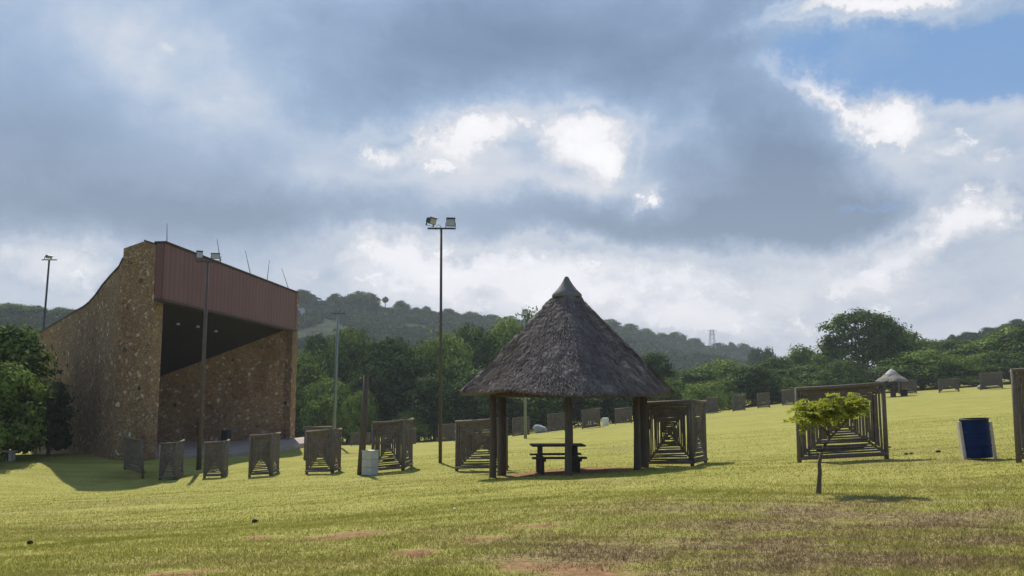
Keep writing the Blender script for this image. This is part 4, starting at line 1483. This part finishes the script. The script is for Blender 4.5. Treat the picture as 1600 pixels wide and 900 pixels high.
rp_, t_ = lamp_pole((688, 721), (689.5, 357), 33, .07, .045, 'steel_rust', 'tallest floodlight pole, standing left of the thatched shelter', 1.05,
                    [(-.40, .30, R(60), R(18), .42, .26), (.36, .20, R(8), R(-6), .34, .32)])
cb_ = MB(); cb_.tube([t_ + Vector((.0, -.05, .0)), t_ + Vector((-.05, -.06, .12)), t_ + Vector((-.14, -.06, .13)), t_ + Vector((-.22, -.06, .02)), t_ + Vector((-.2, -.06, -.08))], .012, 5)
cb_.build('cable', M['steel_dark'], rp_)
lamp_pole((311, 719), (325, 409), 41, .12, .07, 'steel_rust', 'brown floodlight pole in front of the stage opening', 1.1,
          [(-.42, .30, R(25), R(-10), .30, .34), (.38, .26, R(5), R(5), .42, .26)])
lamp_pole((52, 706), (77, 406), 57, .085, .06, 'steel_dark', 'leftmost lamp pole, standing by the low end of the stage wall', 1.0,
          [(-.05, .22, R(70), R(25), .45, .22)])
lamp_pole((521, 702), (528, 490), 60, .13, .08, 'steel_green', 'green grey pole with flat dark crossarm right of the stage', .95, [], 'steel_dark')
lamp_pole((821, 685), (820, 492), 62, .12, .08, 'steel_green', 'pale steel pole rising behind the thatched roof', .8, [(0, .2, R(10), 0, .4, .3)])
# short timber post
d = ray(563, 740); x = d.x / d.y * 30.6
pr = MB(); pr.tube([(x, 30.6, gz(x, 30.6) - .2), (x + .1, 30.6, gz(x, 30.6) + 1.9), tuple(P(572, 586, 30.6))], [.13, .11, .085], 10)
pr.build_top('timber_post', M['shade_post'], 'tall brown timber post beside the concrete bin', 'post', smooth=True)

# ------------------------------------------------------------------ thatched shelter
cx_, cy_ = P(888, 741, 23.4).x, 23.4
SHB = Vector((cx_, cy_, gz(cx_, cy_)))
sh = empty('thatched_shelter', SHB, 'large square thatched shelter with picnic table beneath', 'shelter')
z_eave = P(888, 614, 20.7).z
z_cap = P(888, 461, 23.3).z
z_tip = P(888, 431, 23.3).z
Rc = 168 * 23.3 / F        # half diagonal at the eave
rng2 = np.random.default_rng(8)


def sq(a, p=1.28):
    """rounded diamond radius factor: corners on the x and y axes"""
    return (abs(math.cos(a)) ** p + abs(math.sin(a)) ** p) ** (-1 / p)


def roof_r(t):
    """half diagonal from the cap (t=0) to the eave (t=1)"""
    return 0.36 + (Rc - 0.36) * (t ** 1.04)


def roof_pt(a, t, off=0.0):
    aa = a + .06
    r = roof_r(t) * sq(a) + off
    arch = 0.0
    if t > .8:
        arch = .10 * max(0, math.cos((a - R(225)) * 2.6)) ** 2 * (t - .8) / .2 if abs(a - R(225)) < R(34) else 0
    return Vector((SHB.x + r * math.cos(aa), SHB.y + r * math.sin(aa), z_cap + (z_eave - z_cap) * t + arch + off * .6))


NA, NT = 260, 70
tv = MB()
for j in range(NT + 1):
    t_ = j / NT
    for i in range(NA):
        a = 2 * math.pi * i / NA
        p = roof_pt(a, t_)
        course = (t_ * 22 + 0.35 * mnoise.noise(Vector((math.cos(a) * 3, math.sin(a) * 3, 1)))) % 1.0
        nz = mnoise.fractal(p * 2.2, 1.0, 2.0, 3) * .04 + mnoise.noise(Vector((p.x * 9, p.y * 9, p.z * 3))) * .022 + (course - .5) * .010
        p += Vector((math.cos(a), math.sin(a), .8)) * nz
        tv.v.append(p)
for j in range(NT):
    for i in range(NA):
        k = (i + 1) % NA
        tv.f.append((j * NA + i, j * NA + k, (j + 1) * NA + k, (j + 1) * NA + i))
# thick eave: lower lip and underside
b0 = NT * NA
base_n = len(tv.v)
for (dr, dzz) in ((-.05, -.08), (-.22, -.06)):
    for i in range(NA):
        a = 2 * math.pi * i / NA
        p = roof_pt(a, 1.0)
        q = p + Vector((math.cos(a) * dr, math.sin(a) * dr, dzz + random.uniform(-.02, .02)))
        tv.v.append(q)
for i in range(NA):
    k = (i + 1) % NA
    tv.f.append((b0 + i, b0 + k, base_n + k, base_n + i))
    tv.f.append((base_n + i, base_n + k, base_n + NA + k, base_n + NA + i))
ub = len(tv.v)
for i in range(NA):
    a = 2 * math.pi * i / NA
    tv.v.append(roof_pt(a, .0) + Vector((-math.cos(a) * .15, -math.sin(a) * .15, -.3)))
for i in range(NA):
    k = (i + 1) % NA
    tv.f.append((base_n + NA + i, base_n + NA + k, ub + k, ub + i))
# straw tufts lying down the slope
for _ in range(15000):
    a = rng2.random() * 2 * math.pi
    t_ = math.sqrt(rng2.random())
    if t_ < .03: continue
    ln = rng2.uniform(.08, .20)
    dt = ln / 4.2
    w_ = rng2.uniform(.006, .014)
    lift = rng2.uniform(.01, .05)
    p0 = roof_pt(a, t_, .01); sk = rng2.normal(0, .02)
    p1 = roof_pt(a + sk, min(1.03, t_ + dt), lift)
    sx_ = Vector((-math.sin(a), math.cos(a), 0)) * w_
    b_ = len(tv.v)
    tv.v += [p0 - sx_, p0 + sx_, p1 + sx_ * .6, p1 - sx_ * .6]
    tv.f.append((b_, b_ + 1, b_ + 2, b_ + 3))
# fringe at the eave
for _ in range(2600):
    a = rng2.random() * 2 * math.pi
    p0 = roof_pt(a, .985, .02 - rng2.random() * .12)
    p1 = p0 + Vector((math.cos(a) * .07, math.sin(a) * .07, -rng2.uniform(.04, .13)))
    sx_ = Vector((-math.sin(a), math.cos(a), 0)) * rng2.uniform(.008, .018)
    b_ = len(tv.v)
    tv.v += [p0 - sx_, p0 + sx_, p1 + sx_ * .3, p1 - sx_ * .3]
    tv.f.append((b_, b_ + 1, b_ + 2, b_ + 3))
tv.build('thatch_roof', M['thatch'], sh, False, fix=False)
# cement cap
zc = z_cap
hcap = z_tip - z_cap
mb = MB()
rc_ = .41
prof = [(rc_ * .97, -.05), (rc_, -.02), (rc_ * .96, .03), (rc_ * .72, hcap * .26), (rc_ * .46, hcap * .5), (rc_ * .25, hcap * .74), (rc_ * .15, hcap * .9), (rc_ * .11, hcap * .97), (0, hcap)]
mb.lathe((SHB.x, SHB.y, zc), prof, 28)
for v in mb.v:
    v += Vector((mnoise.noise(v * 4), mnoise.noise(v * 4 + Vector((5, 0, 0))), 0)) * .02
mb.build('ridge_cap', M['cap'], sh, True)
# posts
def sh_post(px, D, r=.12):
    d = ray(px, 740); x = d.x / d.y * D
    z = gz(x, D)
    zt2 = z_eave + .2
    MB().tube([(x, D, z - .15), (x, D, z + .05), (x + .01, D, z + 1), (x, D, zt2)], [r * 1.3, r * 1.08, r, r * .95], 12).build('post', M['shade_post'], sh, True)
    return Vector((x, D, 0))
pl = sh_post(770, 23.0, .088); pl2 = sh_post(784, 23.9, .115)
pf_ = sh_post(888, 21.3, .085); pb_ = sh_post(890, 25.5, .10)
pr_ = sh_post(996, 23.0, .088); pr2 = sh_post(1007, 23.9, .11)
zb3 = z_eave - .04
for (a_, b_) in ((pl, pf_), (pf_, pr2), (pl2, pb_), (pb_, pr2)):
    a_ = Vector((a_.x, a_.y, zb3)); b_ = Vector((b_.x, b_.y, zb3))
    MB().tube([a_, b_], .075, 8).build('beam', M['beam_wood'], sh, True)

# picnic table
tcx = P(871, 738, 23.6).x; tcy = 23.6
tz0 = gz(tcx, tcy)
tb_ = empty('picnic_table', (tcx, tcy, tz0), 'dark timber picnic table with benches under the thatched shelter', 'picnic table')
Lt = 1.42
ry = R(4)
rot = Matrix.Rotation(ry, 3, 'Z')
def TL(x, y, z): return Vector((tcx, tcy, tz0)) + rot @ Vector((x, y, z))
top_mb = MB()
for k in range(5):
    top_mb.box(TL(0, -.32 + k * .16, .74), (Lt, .145, .045), rot)
top_mb.build('table_top', M['table_wood'], tb_)
for s in (-1, 1):
    sb = MB()
    for k in range(2):
        sb.box(TL(.03 * s, s * (.62 + k * .14), .45), (Lt, .13, .045), rot)
    sb.build('bench_seat', M['table_wood'], tb_)
for xx in (-.47, .47):
    for s in (-1, 1):
        MB().tube([TL(xx, s * .34, -.05), TL(xx, s * .26, .72)], .05, 6).build('leg', M['table_wood'], tb_)
        MB().box(TL(xx, s * .66, .2), (.08, .16, .46), rot).build('bench_support', M['table_wood'], tb_)
    MB().box(TL(xx + .06, 0, .405), (.05, 1.5, .09), rot).build('cross_beam', M['table_wood'], tb_)

# ------------------------------------------------------------------ far umbrella shelter
d = ray(1394, 600); ux_ = d.x / d.y * 106; uz = gz(ux_, 106)
um = empty('thatched_umbrella', (ux_, 106, uz), 'small far thatched umbrella shelter on the right rise', 'shelter')
ztop = P(1390, 577, 106).z
ze = P(1390, 592, 106).z
mb = MB()
prof = [(1.62, ze - uz - .35), (1.85, ze - uz - .3), (1.55, ze - uz), (1.0, ze - uz + .35), (.45, ztop - uz - .35), (.12, ztop - uz - .05), (0, ztop - uz)]
mb.lathe((ux_, 106, uz), prof, 40)
for v in mb.v:
    v += Vector((mnoise.noise(v * 1.7), mnoise.noise(v * 1.7 + Vector((9, 0, 0))), mnoise.noise(v * 2.3) * .8)) * .16
mb.build('thatch_roof', M['thatch_pale'], um)
mb = MB(); mb.lathe((ux_, 106, uz), [(.75, ztop - uz - .62), (.5, ztop - uz - .3), (.14, ztop - uz + .02), (0, ztop - uz + .08)], 20); mb.build('ridge_cap', M['concrete'], um)
for s in (-1.05, 1.05):
    MB().tube([(ux_ + s, 106, uz - .2), (ux_ + s, 106, ze)], .1, 8).build('post', M['shade_post'], um)
MB().tube([(ux_ + .35, 106.2, uz - .2), (ux_ + .35, 106.2, ze + .3)], .14, 8).build('post', M['shade_post'], um)
ft = empty('picnic_table', (ux_ + .9, 105.5, gz(ux_ + .9, 105.5)), 'far picnic table beneath the small thatched umbrella', 'picnic table')
q = Vector((ux_ + .5, 105.4, gz(ux_ + .5, 105.4)))
MB().box(q + UP * .75, (2.2, .8, .07)).build('table_top', M['table_wood'], ft)
for s in (-1, 1):
    MB().box(q + Vector((0, s * .7, .42)), (2.3, .28, .06)).build('bench_seat', M['table_wood'], ft)
for s in (-.7, .7):
    MB().box(q + Vector((s, 0, .33)), (.12, 1.3, .8)).build('leg', M['table_wood'], ft)

# ------------------------------------------------------------------ blue drum bin
d = ray(1529, 717); dx_ = d.x / d.y * 19.5; dz_ = gz(dx_, 19.5)
db = empty('drum_bin', (dx_, 19.5, dz_), 'navy blue steel drum bin hung between two cream posts', 'bin')
tilt = Matrix.Rotation(R(-3.5), 3, 'Y')
prof = [(.0, .03), (.27, .03), (.29, .04), (.29, .27), (.302, .285), (.302, .305), (.29, .32), (.29, .56), (.302, .575), (.302, .595), (.29, .61), (.29, .86), (.275, .86), (.27, .2), (0, .2)]
MB().lathe((dx_, 19.5, dz_ + .02), prof, 40, tilt).build('barrel', M['blue'], db, False)
MB().lathe((dx_, 19.5, dz_ + .02), [(.272, .862), (.30, .85), (.305, .87), (.295, .885), (.272, .88)], 40, tilt).build('rim', M['dark'], db, True)
for s, tx in ((-1, 1500), (1, 1551)):
    lo = Vector((dx_ + s * .335 + .03, 19.5, dz_ - .1)); hi = Vector((dx_ + s * .345 - .05, 19.5, dz_ + .83))
    mb = MB(); mb.prism([lo + Vector((-.035, -.05, 0)), lo + Vector((.035, -.05, 0)), hi + Vector((.03, -.05, 0)), hi + Vector((-.03, -.05, 0))], (0, .1, 0))
    mb.build('post', M['cream_post'], db)
    MB().tube([lo.lerp(hi, .62), Vector((dx_, 19.5, lo.lerp(hi, .62).z))], .015, 6).build('pivot', M['steel_dark'], db)

# concrete bin by the left row
d = ray(578, 741); x = d.x / d.y * 30.2; z = gz(x, 30.2)
cbn = empty('litter_bin', (x, 30.2, z), 'pale concrete slab litter bin between the timber post and the tallest left screen', 'bin')
rot = Matrix.Rotation(R(-28), 3, 'Z')
for k in range(3):
    MB().box(Vector((x, 30.2, z + .14 + k * .265)), (.40, .40, .255), rot).build('slab', M['concrete'], cbn)
MB().box(Vector((x, 30.2, z + .82)), (.43, .43, .035), rot).build('rim', M['concrete'], cbn)

# white container far off
d = ray(946, 665); x = d.x / d.y * 92; z = gz(x, 92)
mb = MB(); mb.lathe((x, 92, z - .05), [(.0, 0), (.34, 0), (.36, .05), (.36, .35), (.38, .4), (.36, .45), (.36, .75), (.33, .88), (.0, .9)], 18)
mb.build_top('container', M['white'], 'white round container standing between two far screens', 'container', smooth=False)


def rock(px, py, D, w, h, mat, label, name='rock', cat='rock', group=None, seed=0, peak=0):
    d = ray(px, py); x = d.x / d.y * D; z = gz(x, D)
    mb = MB()
    n, mrows = 12, 7
    for j in range(mrows + 1):
        ph = math.pi * j / mrows
        for i in range(n):
            a = 2 * math.pi * i / n
            p = Vector((math.sin(ph) * math.cos(a) * w / 2, math.sin(ph) * math.sin(a) * w / 2 * .8, math.cos(ph) * h * .5))
            p *= 1 + .25 * mnoise.noise(Vector((math.cos(a) * 1.5, math.sin(a) * 1.5, ph + seed * 3.1)))
            if peak and p.z > 0: p.x -= peak * p.z
            mb.v.append(Vector((x, D, z + h * .38)) + p)
    for j in range(mrows):
        for i in range(n):
            k = (i + 1) % n
            mb.f.append((j * n + i, (j + 1) * n + i, (j + 1) * n + k, j * n + k))
    mb.build_top(name, mat, label, cat, group, smooth=True)


rock(845, 672, 96, 1.5, 1.0, M['rock'], 'grey blue boulder with raised tip between two far screens', peak=.5)
rock(1534, 600, 118, 1.3, .7, M['rock'], 'pale boulder left of the uppermost far screen', seed=3)
gd = 'dark dung lumps on the grass'
rock(398, 805, 15.4, .11, .07, M['dung'], 'dark lump on the grass below the small screens', 'dung', 'dung', gd, 1)
rock(47, 848, 12.4, .09, .06, M['dung'], 'dark lump on the grass at the lower left', 'dung', 'dung', gd, 2)
rock(1416, 713, 22.5, .13, .06, M['dung'], 'left of two dark lumps between largest screen and drum', 'dung', 'dung', gd, 3)
rock(1424, 713, 22.6, .10, .06, M['dung'], 'right of two dark lumps between largest screen and drum', 'dung', 'dung', gd, 4)
rock(1466, 711, 22.8, .14, .06, M['dung'], 'single dark lump nearest the blue drum', 'dung', 'dung', gd, 5)
rock(1390, 699, 27, .1, .05, M['dung'], 'small lump right of the largest screen', 'dung', 'dung', gd, 6)
rock(710, 791, 14.8, .06, .04, M['white'], 'small white stone on the grass below the shelter', 'stone', 'stone', None, 7)

# concrete bench in the shade at the left edge
d = ray(6, 712); x = d.x / d.y * 43; z = gz(x, 43)
cbe = empty('bench', (x, 43, z), 'pale topped bench in the shade at the left edge', 'bench')
MB().box((x, 43, z + .46), (1.3, .45, .07)).build('seat', M['concrete'], cbe)
for s in (-.4, .4):
    MB().box((x + s, 43, z + .2), (.14, .36, .46)).build('leg', M['concrete'], cbe)

# ------------------------------------------------------------------ sapling
DS = 14.5
d = ray(1279, 771); sx0 = d.x / d.y * DS
sz0 = gz(sx0, DS)
sap = empty('sapling', (sx0, DS, sz0), 'young leaning sapling with feathery yellow green leaves', 'sapling')
def S(px, py, dy=0.0): return P(px, py, DS + dy)
mb = MB()
mb.tube([Vector((sx0, DS, sz0 - .1)), Vector((sx0, DS, sz0 + .02)), S(1280, 752), S(1281, 738), S(1280, 725), S(1283, 710), S(1287, 698), S(1297, 684), S(1306, 675), S(1318, 664)],
        [.055, .046, .036, .034, .030, .027, .024, .021, .017, .012], 9)
mb.build('trunk', M['bark'], sap, True)
rs = random.Random(3)
brs = [((1297, 684), (1285, 662), (1262, 640), 0.1), ((1297, 684), (1290, 655), (1284, 628), .2),
       ((1306, 675), (1303, 645), (1302, 620), -.1), ((1306, 675), (1315, 648), (1322, 626), .2), ((1318, 664), (1330, 648), (1350, 634), -.2),
       ((1318, 664), (1326, 642), (1334, 624), .1), ((1297, 684), (1270, 664), (1246, 648), -.2), ((1306, 675), (1300, 650), (1294, 634), -.3), ((1297, 684), (1272, 650), (1256, 632), .25)]
bm_ = MB()
tips = []
for (a_, m_, e_, dy) in brs:
    q0, q1, q2 = S(*a_), S(*m_, dy * .5), S(*e_, dy)
    bm_.tube([q0, q1, q2], [.013, .009, .004], 6)
    for t_ in np.linspace(.58, 1, 8):
        q = (q0 * (1 - t_) ** 2 + q1 * 2 * t_ * (1 - t_) + q2 * t_ ** 2)
        tips.append(q)
bm_.build('branches', M['bark'], sap, True)
cents = []; nr = []
rr = np.random.default_rng(9)
for q in tips:
    for _ in range(rs.choice((2, 3, 4))):
        an = rr.random() * 2 * math.pi
        L_ = rr.uniform(.16, .34)
        dirh = Vector((math.cos(an), math.sin(an) * .9, rr.uniform(.0, .5))).normalized()
        side = Vector((-dirh.y, dirh.x, 0)).normalized()
        st0 = q + Vector(rr.normal(0, .05, 3))
        for k in range(9):
            f_ = (k + 1) / 9
            c_ = st0 + dirh * L_ * f_ - UP * (L_ * f_ * f_ * .5)
            wd = .055 * (1 - abs(f_ - .5)) 
            for s in (-1, 1):
                for mm in (0.5, 1.0):
                    cents.append(tuple(c_ + side * s * wd * mm)); nr.append((0, 0, 1))
cents = np.array(cents) - np.array(sap.location)
V = leaf_quads(cents, np.array(nr, float), .040, rr, .6)
link_mesh('crown', np_mesh('sapling_crown', V, None, 4), M['leaf_sap'], sap)

# ------------------------------------------------------------------ haze
mb = MB(); mb.box((0, 560, 70), (3600, 1660, 240))
hz = mb.build('haze', M['white'])
m, gg, out = new_mat('haze_air')
pv = gg.new('ShaderNodeVolumePrincipled')
pv.inputs['Color'].default_value = (0.80, 0.90, 1.0, 1)
pv.inputs['Density'].default_value = 0.0003
pv.inputs['Anisotropy'].default_value = 0.2
gg.l.new(pv.outputs[0], out.inputs['Volume'])
hz.data.materials.clear(); hz.data.materials.append(m)
tag(hz, 'thin pale blue haze over field and hills', 'haze', kind='stuff')
